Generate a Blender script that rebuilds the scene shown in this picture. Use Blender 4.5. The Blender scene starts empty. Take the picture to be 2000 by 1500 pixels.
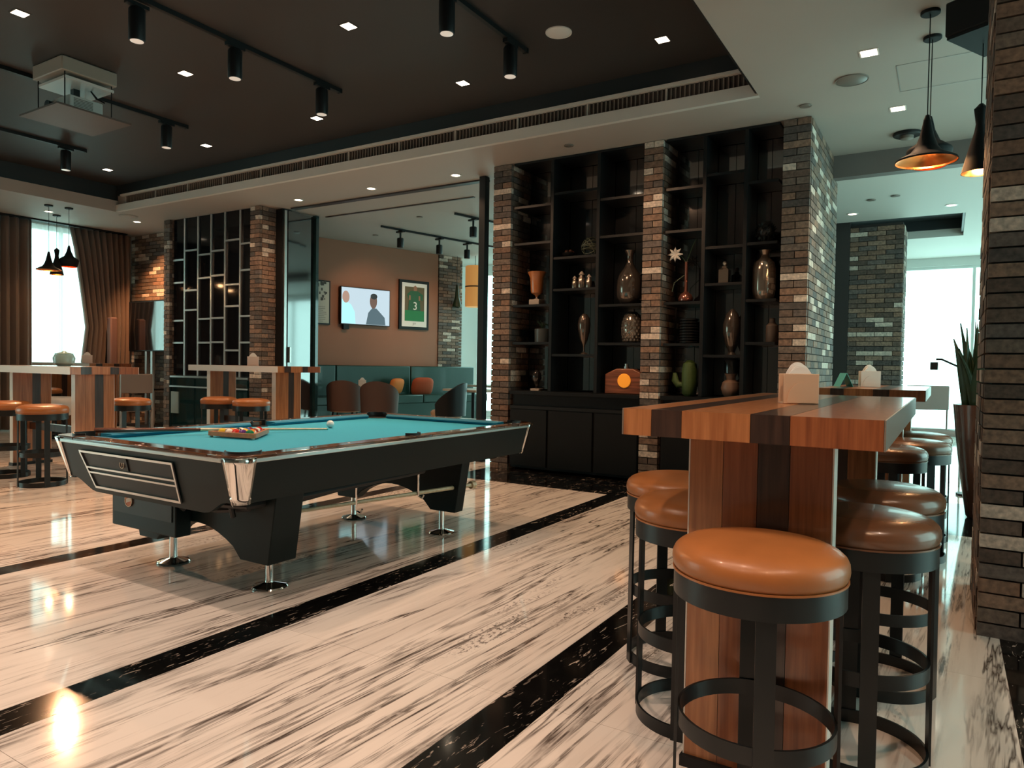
import bpy, bmesh, math, random
from mathutils import Vector, Matrix
R = random.Random(7)
C = bpy.context.scene.collection
sc = bpy.context.scene
rad = math.radians
PI = math.pi
# ---------------------------------------------------------------- camera, world, lights, exposure
CAM = Vector((0, 0, 1.25)); F_PX = 1383.0
def cam_axes(yaw=31.6, pitch=1.45, roll=0.9):
    y, p, r = rad(yaw), rad(pitch), rad(roll)
    f = Vector((-math.sin(y)*math.cos(p), math.cos(y)*math.cos(p), -math.sin(p)))
    rt = Vector((math.cos(y), math.sin(y), 0)); up = rt.cross(f)
    return rt*math.cos(r)+up*math.sin(r), up*math.cos(r)-rt*math.sin(r), f
RT, UP, FW = cam_axes()
cd = bpy.data.cameras.new('camera'); cam = bpy.data.objects.new('camera', cd); C.objects.link(cam)
cd.sensor_width = 36; cd.lens = 36*F_PX/2000; cd.clip_start = .05; cd.clip_end = 200
cam.matrix_world = Matrix(((RT.x, UP.x, -FW.x, 0), (RT.y, UP.y, -FW.y, 0), (RT.z, UP.z, -FW.z, CAM.z), (0, 0, 0, 1)))
sc.camera = cam
sc.view_settings.view_transform = 'Standard'; sc.view_settings.look = 'None'
sc.view_settings.gamma = 1; sc.view_settings.use_curve_mapping = False
sc.view_settings.exposure = -0.1
w = bpy.data.worlds.new('sky'); sc.world = w; w.use_nodes = True
bg = w.node_tree.nodes['Background']; bg.inputs[0].default_value = (.56, 1.0, .93, 1); bg.inputs[1].default_value = 4.8
sc.cycles.use_denoising = True
try: sc.cycles.denoiser = 'OPENIMAGEDENOISE'
except Exception: pass
sc.cycles.max_bounces = 8; sc.cycles.diffuse_bounces = 4; sc.cycles.glossy_bounces = 4
sc.cycles.transmission_bounces = 6; sc.cycles.transparent_max_bounces = 8
sc.cycles.sample_clamp_indirect = 4.0; sc.cycles.caustics_reflective = False; sc.cycles.caustics_refractive = False
WARM = (1.0, .60, .35); WARM2 = (1.0, .72, .54)
def lamp(name, kind, loc, energy, col, rot=(0, 0, 0), **kw):
    l = bpy.data.lights.new(name, kind); l.energy = energy; l.color = col
    for k, v in kw.items(): setattr(l, k, v)
    o = bpy.data.objects.new(name, l); C.objects.link(o); o.location = loc; o.rotation_euler = rot
    return o
def portal(loc, rot, sx, sy):
    o = lamp('window_portal', 'AREA', loc, 1, (1, 1, 1), rot, shape='RECTANGLE', size=sx, size_y=sy)
    o.data.cycles.is_portal = True
# daylight comes in through the window openings of the room: left wall, far walls, right wall
portal((-13.9, 6.45, 2.0), (0, rad(-90), 0), 3.3, 1.3)
portal((-13.8, -1.2, 1.9), (0, rad(-90), 0), 3.2, 4.3)
portal((.9, 15.9, 1.7), (rad(-90), 0, 0), 3.8, 3.2)
portal((-6.9, 14.4, 1.8), (rad(-90), 0, 0), 5.8, 3.3)
portal((3.9, 7.7, 1.8), (0, rad(90), 0), 3.2, 10.0)
DOWN_DARK = [(-6.65, 2.91), (-6.56, 4.35), (-6.38, 5.91), (-4.42, 4.44), (-4.28, 5.91), (-2.2, 5.99), (-8.48, 5.93), (-10.89, 5.95)]
for x, y in DOWN_DARK:
    lamp('downlight_and_fill_beam', 'SPOT', (x, y, 4.07), 130, WARM, spot_size=rad(95), spot_blend=.7, shadow_soft_size=.04)
DOWN_SOFF = [(-8.36, 7.4), (-6.9, 7.4), (-5.45, 7.4), (-12.24, 7.2), (-.58, 6.08), (-.46, 7.49)]
for x, y in DOWN_SOFF:
    lamp('downlight_and_fill_beam', 'SPOT', (x, y, 3.66), 80, WARM, spot_size=rad(110), spot_blend=.8, shadow_soft_size=.04)
# added unseen fill downlights over and behind the camera, to brighten the front floor
for x in (-8.5, -6.6, -4.4, -2.2):
    for y in (-1.6, 0.1, 1.6):
        lamp('downlight_and_fill_beam', 'SPOT', (x, y, 4.07), 140, WARM2 if x > -6 else WARM, spot_size=rad(100), spot_blend=.7, shadow_soft_size=.05)
for x, y in ((-.9, -.5), (-.9, 1.4), (1.0, 1.2)):  # unseen as well, added at the right to warm the near table
    lamp('downlight_and_fill_beam', 'SPOT', (x, y, 3.66), 110, WARM2, spot_size=rad(105), spot_blend=.7, shadow_soft_size=.05)
def aim(loc, to, energy, deg=38, col=WARM):
    d = Vector(to)-Vector(loc); o = lamp('spot_and_fill_beam', 'SPOT', loc, energy, col, spot_size=rad(deg), spot_blend=.8, shadow_soft_size=.03)
    o.rotation_euler = d.to_track_quat('-Z', 'Y').to_euler()
aim((-3.33, 5.3, 3.76), (-2.75, 7.3, 2.3), 170, 55)       # track spotlights turned on the brick pillars and shelves
aim((-5.5, 5.16, 3.76), (-4.6, 7.3, 2.2), 150, 55)
aim((-3.33, 4.38, 3.76), (-3.6, 3.6, .8), 200, 60, (1, .8, .64))
aim((-5.5, 4.13, 3.76), (-4.0, 3.4, .8), 150, 55, (1, .8, .64))
aim((-7.98, 5.05, 3.76), (-9.3, 7.3, 2.4), 220, 50)
aim((-10.13, 4.98, 3.76), (-7.0, 2.6, .1), 600, 85, (1, .50, .24))
aim((.5, .2, 3.62), (-.45, 1.9, .7), 150, 48)  # added fill spot, unseen, warming the near bar table
aim((-12.5, 7.0, 3.62), (-12.75, 8.0, 2.2), 420, 75, (1, .45, .18))  # extra orange spot added to wash the left brick wall, no fitting
aim((-8.47, 9.85, 3.3), (-9.9, 10.7, 2.2), 55, 80); aim((-8.2, 11.2, 3.3), (-9.6, 12.0, 2.0), 50, 80)
# ---------------------------------------------------------------- materials
def nodes(name):
    m = bpy.data.materials.new(name); m.use_nodes = True
    return m, m.node_tree.nodes, m.node_tree.links, m.node_tree.nodes['Principled BSDF']
def mat(name, col, rough=.5, metal=0, spec=None, coat=0, emit=None, es=0, noise=0, nscale=8, bump=0, alpha=None, trans=0, sheen=0):
    m, N, L, b = nodes(name)
    b.inputs['Base Color'].default_value = (*col, 1); b.inputs['Roughness'].default_value = rough
    b.inputs['Metallic'].default_value = metal; b.inputs['Coat Weight'].default_value = coat
    if spec is not None: b.inputs['Specular IOR Level'].default_value = spec
    if trans: b.inputs['Transmission Weight'].default_value = trans
    if sheen: b.inputs['Sheen Weight'].default_value = sheen
    if emit: b.inputs['Emission Color'].default_value = (*emit, 1); b.inputs['Emission Strength'].default_value = es
    if noise or bump:
        tc = N.new('ShaderNodeTexCoord'); n = N.new('ShaderNodeTexNoise'); n.inputs['Scale'].default_value = nscale
        n.inputs['Detail'].default_value = 6; L.new(tc.outputs['Object'], n.inputs['Vector'])
        if noise:
            mx = N.new('ShaderNodeMix'); mx.data_type = 'RGBA'
            mx.inputs['A'].default_value = (*[max(0, c*(1-noise)) for c in col], 1)
            mx.inputs['B'].default_value = (*[min(1, c*(1+noise)) for c in col], 1)
            L.new(n.outputs['Fac'], mx.inputs['Factor']); L.new(mx.outputs['Result'], b.inputs['Base Color'])
        if bump:
            bp = N.new('ShaderNodeBump'); bp.inputs['Strength'].default_value = bump; bp.inputs['Distance'].default_value = .01
            L.new(n.outputs['Fac'], bp.inputs['Height']); L.new(bp.outputs['Normal'], b.inputs['Normal'])
    return m
def ramp(N, stops, interp='LINEAR'):
    r = N.new('ShaderNodeValToRGB'); e = r.color_ramp; e.interpolation = interp
    while len(e.elements) < len(stops): e.elements.new(.5)
    for el, (p, c) in zip(e.elements, stops): el.position = p; el.color = (*c, 1)
    return r
BR = [(0, (.085, .060, .048)), (.13, (.17, .105, .075)), (.26, (.12, .085, .068)), (.38, (.20, .125, .088)), (.50, (.075, .064, .060)),
      (.60, (.15, .115, .095)), (.72, (.23, .155, .115)), (.82, (.12, .10, .092)), (.89, (.52, .45, .39))]
def brickmat(name, attr):
    m, N, L, b = nodes(name); rp = ramp(N, BR, 'CONSTANT')
    if attr:
        s = N.new('ShaderNodeAttribute'); s.attribute_name = 'rnd'; L.new(s.outputs['Fac'], rp.inputs['Fac'])
    else:
        s = N.new('ShaderNodeObjectInfo'); L.new(s.outputs['Random'], rp.inputs['Fac'])
    g = N.new('ShaderNodeNewGeometry'); n = N.new('ShaderNodeTexNoise'); n.inputs['Scale'].default_value = 38; n.inputs['Detail'].default_value = 7
    L.new(g.outputs['Position'], n.inputs['Vector'])
    r2 = ramp(N, [(.3, (.6, .6, .6)), (.75, (1.45, 1.4, 1.35))]); L.new(n.outputs['Fac'], r2.inputs['Fac'])
    mx = N.new('ShaderNodeMix'); mx.data_type = 'RGBA'; mx.blend_type = 'MULTIPLY'; mx.inputs['Factor'].default_value = 1
    L.new(rp.outputs['Color'], mx.inputs['A']); L.new(r2.outputs['Color'], mx.inputs['B']); L.new(mx.outputs['Result'], b.inputs['Base Color'])
    bp = N.new('ShaderNodeBump'); bp.inputs['Strength'].default_value = .6; bp.inputs['Distance'].default_value = .004
    L.new(n.outputs['Fac'], bp.inputs['Height']); L.new(bp.outputs['Normal'], b.inputs['Normal']); b.inputs['Roughness'].default_value = .75
    return m
def marble(name, dark):
    m, N, L, b = nodes(name); g = N.new('ShaderNodeNewGeometry')
    mp = N.new('ShaderNodeMapping'); mp.inputs['Rotation'].default_value = (0, 0, rad(3)); L.new(g.outputs['Position'], mp.inputs['Vector'])
    def nz(scale, det, dist, off=0):
        v = N.new('ShaderNodeMapping'); v.inputs['Scale'].default_value = scale; v.inputs['Location'].default_value = (off, off, 0)
        L.new(mp.outputs['Vector'], v.inputs['Vector'])
        n = N.new('ShaderNodeTexNoise'); n.inputs['Scale'].default_value = 1; n.inputs['Detail'].default_value = det; n.inputs['Distortion'].default_value = dist
        n.inputs['Roughness'].default_value = .62
        L.new(v.outputs['Vector'], n.inputs['Vector']); return n
    if not dark:
        def mth(op, x, y, clamp=False):
            q = N.new('ShaderNodeMath'); q.operation = op; q.use_clamp = clamp
            for k, v in enumerate((x, y)):
                if isinstance(v, (int, float)): q.inputs[k].default_value = v
                else: L.new(v, q.inputs[k])
            return q.outputs[0]
        def vein(scale, off, width, dist=.4, lvl=.5):      # thin lines where an elongated noise crosses a level
            n = nz(scale, 5, dist, off); d = mth('ABSOLUTE', mth('SUBTRACT', n.outputs['Fac'], lvl), 0); return mth('SUBTRACT', 1, mth('DIVIDE', d, width, True), True)
        def mask(scale, off, lo, hi, det=3):
            n = nz(scale, det, 0, off); rr_ = ramp(N, [(lo, (0, 0, 0)), (hi, (1, 1, 1))]); L.new(n.outputs['Fac'], rr_.inputs['Fac']); return rr_.outputs['Color']
        v1 = mth('MULTIPLY', vein((4.2, .27, 1), 0, .020), mask((2.4, .7, 1), 11, .40, .56))
        v2 = mth('MULTIPLY', vein((8.5, .38, 1), 4, .026), mask((3.2, .9, 1), 21, .45, .60))
        v3 = mth('MULTIPLY', mth('MULTIPLY', mask((30, 1.5, 1), 2, .50, .60, 8), mask((4.6, .42, 1), 31, .53, .60)), .80)
        v4 = mth('MULTIPLY', mth('MULTIPLY', mask((70, 34, 1), 5, .52, .58, 3), mask((3.4, .45, 1), 41, .60, .66)), .75)
        soft = mth('MULTIPLY', mask((9, .5, 1), 51, .48, .72, 6), .24)
        brk = mask((34, 9, 1), 61, .33, .47, 4)
        tot = mth('ADD', mth('MULTIPLY', mth('MAXIMUM', mth('MAXIMUM', mth('MULTIPLY', v1, .95), mth('MULTIPLY', v2, .8)), mth('MAXIMUM', v3, v4)), mth('ADD', mth('MULTIPLY', brk, .55), .45)), soft, True)
        mx = N.new('ShaderNodeMix'); mx.data_type = 'RGBA'; mx.inputs['A'].default_value = (.79, .72, .665, 1); mx.inputs['B'].default_value = (.060, .042, .034, 1)
        L.new(tot, mx.inputs['Factor']); L.new(mx.outputs['Result'], b.inputs['Base Color'])
        b.inputs['Roughness'].default_value = .075; b.inputs['Specular IOR Level'].default_value = .6
    else:
        a = nz((42, 9, 1), 6, 1.2); c = nz((9, 2.5, 1), 4, .5, 3)
        ra = ramp(N, [(.585, (.004, .004, .004)), (.64, (.42, .35, .30))]); L.new(a.outputs['Fac'], ra.inputs['Fac'])
        rc = ramp(N, [(.45, (0, 0, 0)), (.55, (1, 1, 1))]); L.new(c.outputs['Fac'], rc.inputs['Fac'])
        mx = N.new('ShaderNodeMix'); mx.data_type = 'RGBA'; mx.inputs['A'].default_value = (.004, .004, .004, 1)
        L.new(rc.outputs['Color'], mx.inputs['Factor']); L.new(ra.outputs['Color'], mx.inputs['B']); L.new(mx.outputs['Result'], b.inputs['Base Color'])
        b.inputs['Roughness'].default_value = .09
    return m
def woodmat(name, c1, c2, scale=(60, 60, 3), rough=.3, coat=.3):
    m, N, L, b = nodes(name); tc = N.new('ShaderNodeTexCoord'); mp = N.new('ShaderNodeMapping'); mp.inputs['Scale'].default_value = scale
    oi = N.new('ShaderNodeObjectInfo'); ad = N.new('ShaderNodeVectorMath'); ad.operation = 'ADD'
    L.new(tc.outputs['Object'], mp.inputs['Vector']); L.new(mp.outputs['Vector'], ad.inputs[0]); 
    sc_ = N.new('ShaderNodeMath'); sc_.operation = 'MULTIPLY'; sc_.inputs[1].default_value = 40; L.new(oi.outputs['Random'], sc_.inputs[0]); L.new(sc_.outputs[0], ad.inputs[1])
    n = N.new('ShaderNodeTexNoise'); n.inputs['Scale'].default_value = 1; n.inputs['Detail'].default_value = 5; L.new(ad.outputs['Vector'], n.inputs['Vector'])
    r = ramp(N, [(.3, c1), (.68, c2)]); L.new(n.outputs['Fac'], r.inputs['Fac']); L.new(r.outputs['Color'], b.inputs['Base Color'])
    b.inputs['Roughness'].default_value = rough; b.inputs['Coat Weight'].default_value = coat; b.inputs['Coat Roughness'].default_value = .08
    return m
M = {}
M['marble'] = marble('white_streaked_marble', False); M['blackmarble'] = marble('black_marble', True)
M['grout'] = mat('grout', (.40, .34, .29), .6)
M['brick'] = brickmat('brick', False); M['bricks'] = brickmat('brick_far', True)
M['mortar'] = mat('mortar', (.028, .022, .020), .9, noise=.3, nscale=30)
M['ceil'] = mat('ceiling_paint', (.40, .355, .315), .65, noise=.04, nscale=2)
M['ceilw'] = mat('ceiling_paint_lit', (.62, .60, .56), .6)  # lit copy of ceiling paint, light put into the colour; white far ceiling too
M['dark'] = mat('dark_ceiling_paint', (.032, .028, .027), .55, noise=.12, nscale=1.2)
M['fascia'] = mat('dark_fascia_paint', (.018, .024, .027), .45)
M['black'] = mat('black_metal', (.007, .008, .009), .42, spec=.3)
M['stool'] = mat('stool_black_steel', (.005, .007, .008), .36, spec=.45)
M['chrome'] = mat('chrome', (.80, .77, .74), .07, 1)
M['silver'] = mat('brushed_silver', (.62, .60, .58), .28, 1)
M['grid'] = mat('pale_steel', (.62, .62, .62), .3, .85)
M['dglass'] = mat('black_mirror_glass', (.006, .007, .009), .06, 0, spec=.9); M['dglass'].node_tree.nodes['Principled BSDF'].inputs['IOR'].default_value = 2.0
M['gglass'] = mat('black_panel_glass', (.004, .005, .007), .08, 0, spec=.25)
M['tglass'] = mat('teal_dark_glass', (.008, .030, .034), .06, 0, spec=.8)
M['cab'] = mat('charcoal_cabinet', (.008, .009, .010), .4, spec=.2, noise=.2, nscale=5)
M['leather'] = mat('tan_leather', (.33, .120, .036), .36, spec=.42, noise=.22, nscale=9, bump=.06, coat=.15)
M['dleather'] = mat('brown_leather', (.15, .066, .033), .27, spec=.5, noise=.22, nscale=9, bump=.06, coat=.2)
M['felt'] = mat('teal_felt', (.001, .305, .43), .9, sheen=.08, noise=.04, nscale=30)
M['cush'] = mat('teal_cushion', (.002, .17, .27), .85, sheen=.08)
M['body'] = mat('black_laminate', (.004, .011, .012), .42, spec=.2, noise=.15, nscale=4)
M['railw'] = woodmat('dark_rail_wood', (.035, .014, .008), (.16, .065, .030), (8, 8, 8), .12, .8)
M['wA'] = woodmat('orange_teak', (.27, .095, .035), (.47, .20, .080), (55, 55, 3), .28, .4)
M['wB'] = woodmat('reddish_teak', (.17, .050, .020), (.32, .11, .043), (70, 70, 3), .28, .4)
M['wC'] = woodmat('wenge', (.020, .012, .010), (.060, .032, .024), (60, 60, 3), .3, .4)
M['lam'] = mat('cream_laminate', (.78, .72, .66), .35)
M['lamg'] = mat('grey_shaded_laminate', (.20, .17, .145), .35)  # on the right table edges: cream laminate with shade put into the colour
M['copper'] = mat('copper_lining', (.85, .33, .10), .25, 1)
M['matte'] = mat('matte_black_shade', (.008, .010, .011), .65, spec=.2)
M['bulb'] = mat('bulb', (1, .8, .5), .3, emit=(1, .62, .25), es=14)
M['lens'] = mat('lamp_lens', (1, .9, .8), .3, emit=(1, .80, .58), es=9)
M['lensdim'] = mat('spot_lens', (.5, .45, .4), .2, emit=(1, .85, .7), es=.5)
M['white'] = mat('white_plastic', (.72, .68, .64), .35)
M['paper'] = mat('white_paper', (.82, .82, .80), .8)
M['beige'] = mat('beige_holder', (.62, .43, .30), .3)
M['terra'] = mat('terracotta_paint', (.32, .135, .08), .7, noise=.06, nscale=2)
M['curtain'] = mat('brown_curtain', (.18, .125, .10), .85, sheen=.2)
M['sheer'] = mat('sheer_edge', (.70, .58, .50), .8)
M['green'] = mat('green_booth_leather', (.006, .045, .036), .33, coat=.15, noise=.15, nscale=7)
M['orange'] = mat('orange_fabric', (.62, .17, .03), .8)
M['redf'] = mat('red_orange_fabric', (.42, .075, .025), .8)
M['brownf'] = mat('brown_fabric', (.085, .045, .034), .7)
M['tan'] = mat('tan_wood', (.42, .27, .16), .4)
M['grass'] = mat('dark_green_leaf', (.018, .045, .020), .45, noise=.4, nscale=12)
M['cactus'] = mat('cactus_green', (.045, .085, .02), .5, bump=.5, nscale=60)
M['pot'] = mat('copper_brown_glaze', (.075, .028, .016), .25, coat=.5)
M['dkcer'] = mat('dark_glaze', (.018, .016, .015), .15, coat=.6)
M['smoke'] = mat('smoky_mercury_glass', (.16, .13, .11), .12, .75)
M['merc'] = mat('mercury_glass', (.38, .32, .27), .16, .85)
M['bronze'] = mat('rubbed_bronze', (.36, .20, .12), .25, .8)
M['vaseo'] = mat('burnt_orange_glaze', (.42, .15, .05), .25, coat=.5)
M['stone'] = mat('pale_stone', (.45, .38, .32), .6)
M['clear'] = mat('jar_glass', (.55, .85, .82), .12, 0, trans=.4)
M['amber'] = mat('amber_disc', (.85, .33, .03), .4, emit=(1, .35, .03), es=.35)
M['petal'] = mat('white_petal', (.75, .72, .68), .7)
M['plastd'] = mat('dark_rubber', (.01, .01, .01), .5)
M['redemb'] = mat('orange_emblem', (.55, .16, .06), .4)
M['cream'] = mat('cream_enamel', (.75, .66, .55), .5)
M['maple'] = woodmat('maple_cue', (.62, .45, .27), (.74, .58, .38), (40, 40, 40), .3, .5)
M['rackw'] = woodmat('rack_wood', (.42, .13, .045), (.55, .20, .07), (30, 30, 30), .35, .3)
M['proj'] = mat('projector_white', (.55, .53, .50), .4)
M['projb'] = mat('projector_box_beige', (.28, .24, .20), .5)
M['tealw'] = mat('teal_card', (.12, .52, .50), .5)
M['fabgrey'] = mat('grey_fabric', (.24, .20, .18), .8)
M['wallw'] = mat('pale_wall_paint', (.70, .72, .70), .7)
M['walld'] = mat('dark_wall_paint', (.030, .026, .025), .6)
def glassmat():
    m, N, L, b = nodes('window_glass'); out = N['Material Output']; N.remove(b)
    t = N.new('ShaderNodeBsdfTransparent'); g = N.new('ShaderNodeBsdfGlossy'); g.inputs['Roughness'].default_value = .02
    mx = N.new('ShaderNodeMixShader'); mx.inputs[0].default_value = .07
    L.new(t.outputs[0], mx.inputs[1]); L.new(g.outputs[0], mx.inputs[2]); L.new(mx.outputs[0], out.inputs[0]); return m
M['glass'] = glassmat()
def sheermat():
    m, N, L, b = nodes('sheer_voile'); out = N['Material Output']; N.remove(b)
    t = N.new('ShaderNodeBsdfTransparent'); t.inputs[0].default_value = (1, 1, 1, 1); g = N.new('ShaderNodeBsdfTranslucent'); g.inputs[0].default_value = (.85, .82, .8, 1)
    mx = N.new('ShaderNodeMixShader'); mx.inputs[0].default_value = .45
    L.new(t.outputs[0], mx.inputs[1]); L.new(g.outputs[0], mx.inputs[2]); L.new(mx.outputs[0], out.inputs[0]); return m
M['voile'] = sheermat()
# ---------------------------------------------------------------- helpers
def bm_new(): return bmesh.new()
def box(bm, x0, x1, y0, y1, z0, z1):
    v = [bm.verts.new(p) for p in ((x0, y0, z0), (x1, y0, z0), (x1, y1, z0), (x0, y1, z0), (x0, y0, z1), (x1, y0, z1), (x1, y1, z1), (x0, y1, z1))]
    fs = [bm.faces.new([v[i] for i in q]) for q in ((3, 2, 1, 0), (4, 5, 6, 7), (0, 1, 5, 4), (1, 2, 6, 5), (2, 3, 7, 6), (3, 0, 4, 7))]
    return v
def lathe(bm, prof, cx=0, cy=0, seg=24, cz=0, cap=True, sx=1, sy=1, a0=0):
    rings = []
    for r, z in prof:
        rings.append([bm.verts.new((cx+sx*r*math.cos(a0+2*PI*i/seg), cy+sy*r*math.sin(a0+2*PI*i/seg), cz+z)) for i in range(seg)])
    for a, b_ in zip(rings, rings[1:]):
        for i in range(seg):
            j = (i+1) % seg; bm.faces.new((a[i], a[j], b_[j], b_[i]))
    if cap:
        bm.faces.new(rings[0][::-1]); bm.faces.new(rings[-1])
def tube(bm, pts, r, seg=8):
    pts = [Vector(p) for p in pts]; rings = []
    rr = r if isinstance(r, (list, tuple)) else [r]*len(pts)
    for i, p in enumerate(pts):
        d = (pts[min(i+1, len(pts)-1)]-pts[max(i-1, 0)]).normalized()
        u = d.cross(Vector((0, 0, 1)));
        if u.length < .05: u = d.cross(Vector((1, 0, 0)))
        u.normalize(); v = d.cross(u)
        rings.append([bm.verts.new(p+rr[i]*(u*math.cos(2*PI*k/seg)+v*math.sin(2*PI*k/seg))) for k in range(seg)])
    for a, b_ in zip(rings, rings[1:]):
        for k in range(seg):
            j = (k+1) % seg; bm.faces.new((a[k], a[j], b_[j], b_[k]))
    bm.faces.new(rings[0][::-1]); bm.faces.new(rings[-1])
def prism(bm, poly, axis, a, b_):
    """poly: 2-D points; axis 'x','y','z' is the extrusion axis between a and b_"""
    def P(p, t): return {'x': (t, p[0], p[1]), 'y': (p[0], t, p[1]), 'z': (p[0], p[1], t)}[axis]
    A = [bm.verts.new(P(p, a)) for p in poly]; B = [bm.verts.new(P(p, b_)) for p in poly]; n = len(poly)
    bm.faces.new(A[::-1]); bm.faces.new(B)
    for i in range(n): bm.faces.new((A[i], A[(i+1) % n], B[(i+1) % n], B[i]))
def hoop(bm, r0, r1, z0, z1, cx=0, cy=0, seg=40):
    ps = [(r0, z0), (r1, z0), (r1, z1), (r0, z1)]; rings = []
    for r, z in ps: rings.append([bm.verts.new((cx+r*math.cos(2*PI*i/seg), cy+r*math.sin(2*PI*i/seg), z)) for i in range(seg)])
    for k in range(4):
        a, b_ = rings[k], rings[(k+1) % 4]
        for i in range(seg): bm.faces.new((a[i], a[(i+1) % seg], b_[(i+1) % seg], b_[i]))
def sphere(bm, c, r, u=16, v=10, sx=1, sy=1, sz=1):
    bmesh.ops.create_uvsphere(bm, u_segments=u, v_segments=v, radius=r, matrix=Matrix.Translation(c) @ Matrix.Diagonal((sx, sy, sz, 1)))
def obj(name, bm, m, parent=None, loc=None, bevel=0, smooth=True, rot=None):
    me = bpy.data.meshes.new(name)
    bmesh.ops.recalc_face_normals(bm, faces=bm.faces); bm.to_mesh(me); bm.free()
    if m is not None: me.materials.append(m if not isinstance(m, str) else M[m])
    o = bpy.data.objects.new(name, me); C.objects.link(o)
    if parent is not None: o.parent = parent
    if loc: o.location = loc
    if rot: o.rotation_euler = rot
    if bevel:
        b = o.modifiers.new('b', 'BEVEL'); b.width = bevel; b.segments = 2; b.limit_method = 'ANGLE'; b.angle_limit = rad(50)
    if smooth:
        me.shade_smooth(); me.set_sharp_from_angle(angle=rad(38))
    return o
def tag(o, label=None, cat=None, group=None, kind=None):
    if label: o['label'] = label
    if cat: o['category'] = cat
    if group: o['group'] = group
    if kind: o['kind'] = kind
    return o
def thing(name, label, cat, loc=(0, 0, 0), rz=0, group=None):
    o = bpy.data.objects.new(name, None); C.objects.link(o); o.location = loc; o.rotation_euler = (0, 0, rz); o.empty_display_size = .1
    return tag(o, label, cat, group)
def struct(name, bm, m, label=None, **k):
    o = obj(name, bm, m, **k)
    if k.get('parent') is None: o['kind'] = 'structure'
    if label: o['label'] = label
    return o
def bx(name, x0, x1, y0, y1, z0, z1, m, parent=None, **k):
    b = bm_new(); box(b, x0, x1, y0, y1, z0, z1); return obj(name, b, m, parent, **k)
def dup(root, loc, rz=None, label=None, group=None):
    r = root.copy(); C.objects.link(r); r.location = loc
    if rz is not None: r.rotation_euler = (0, 0, rz)
    if label: r['label'] = label
    if group: r['group'] = group
    for ch in list(root.children):
        c = ch.copy(); C.objects.link(c); c.parent = r
        for g in ch.children:
            d = g.copy(); C.objects.link(d); d.parent = c
    return r
def inview(p, mx=60):
    d = Vector(p)-CAM; z = d.dot(FW)
    if z < .1: return False, z
    x = 1000+F_PX*d.dot(RT)/z; y = 750-F_PX*d.dot(UP)/z
    return (-mx < x < 2000+mx and -mx < y < 1500+mx), z
# brick work: courses of bricks standing proud of a dark mortar core
CO = .071; BL = .242; GAP = .009
_bc = {}
def brick_mesh(l, d):
    k = (round(l, 3), round(d, 3))
    if k not in _bc:
        b = bm_new(); box(b, 0, k[0], 0, k[1], 0, CO-GAP)
        me = bpy.data.meshes.new('brick'); bmesh.ops.recalc_face_normals(b, faces=b.faces); b.to_mesh(me); b.free(); me.materials.append(M['brick']); _bc[k] = me
    return _bc[k]
def courses(length, z0, z1, phase=0, o0=0):
    out = []; n = int(round((z1-z0)/CO))
    for i in range(n):
        x = 0; first = True; off = (BL/2 if (i+phase) % 2 else BL)+o0
        if length < .3: cuts = [0, length] if (i+phase) % 2 else [0, length/2, length]
        else:
            cuts = [0]; x = off
            while x < length-.05: cuts.append(x); x += BL
            cuts.append(length)
        for a, b_ in zip(cuts, cuts[1:]): out.append((i, a+GAP/2, b_-GAP/2, z0+i*CO))
    return out
def bricks(parent, faces, limit=300):
    """faces: list of (origin xy world, direction angle deg, length, z0, z1, depth, phase); the outward side is to the right of the direction"""
    px, py = parent.location.x, parent.location.y; cand = []
    for (ox, oy), ang, ln, z0, z1, dep, ph in faces:
        a = rad(ang); dx, dy = math.cos(a), math.sin(a)
        for i, s, e, z in courses(ln, z0, z1, ph, .05 if ln > 1.4 and ox > 0 else 0):
            mid = (ox+dx*(s+e)/2, oy+dy*(s+e)/2, z+CO/2); v, dist = inview(mid)
            cand.append((0 if v else 1, dist if v else 1e3, ox, oy, a, s, e, z, dep))
    cand.sort(key=lambda t: t[:2]); rest = bm_new(); lay = rest.faces.layers.float.new('rnd'); nr = 0
    for k, (nv, dist, ox, oy, a, s, e, z, dep) in enumerate(cand):
        dx, dy = math.cos(a), math.sin(a); out = R.uniform(-.0025, .0025)
        X = ox+dx*s+dy*out; Y = oy+dy*s-dx*out
        if k < limit and nv == 0:
            o = bpy.data.objects.new('brick', brick_mesh(e-s, dep)); C.objects.link(o); o.parent = parent
            o.location = (X-px, Y-py, z); o.rotation_euler = (0, 0, a)
        else:
            n0 = len(rest.faces); vs = box(rest, 0, e-s, 0, dep, 0, CO-GAP); nr += 1
            mt = Matrix.Translation((X-px, Y-py, z)) @ Matrix.Rotation(a, 4, 'Z')
            for v_ in vs: v_.co = mt @ v_.co
            rest.faces.ensure_lookup_table(); c = R.random()
            for f in rest.faces[n0:]: f[lay] = c
    if nr:
        o = obj('brickwork', rest, 'bricks', parent, smooth=False); o['kind'] = 'stuff'
    else: rest.free()
ZC = 3.69     # soffit height
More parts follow.
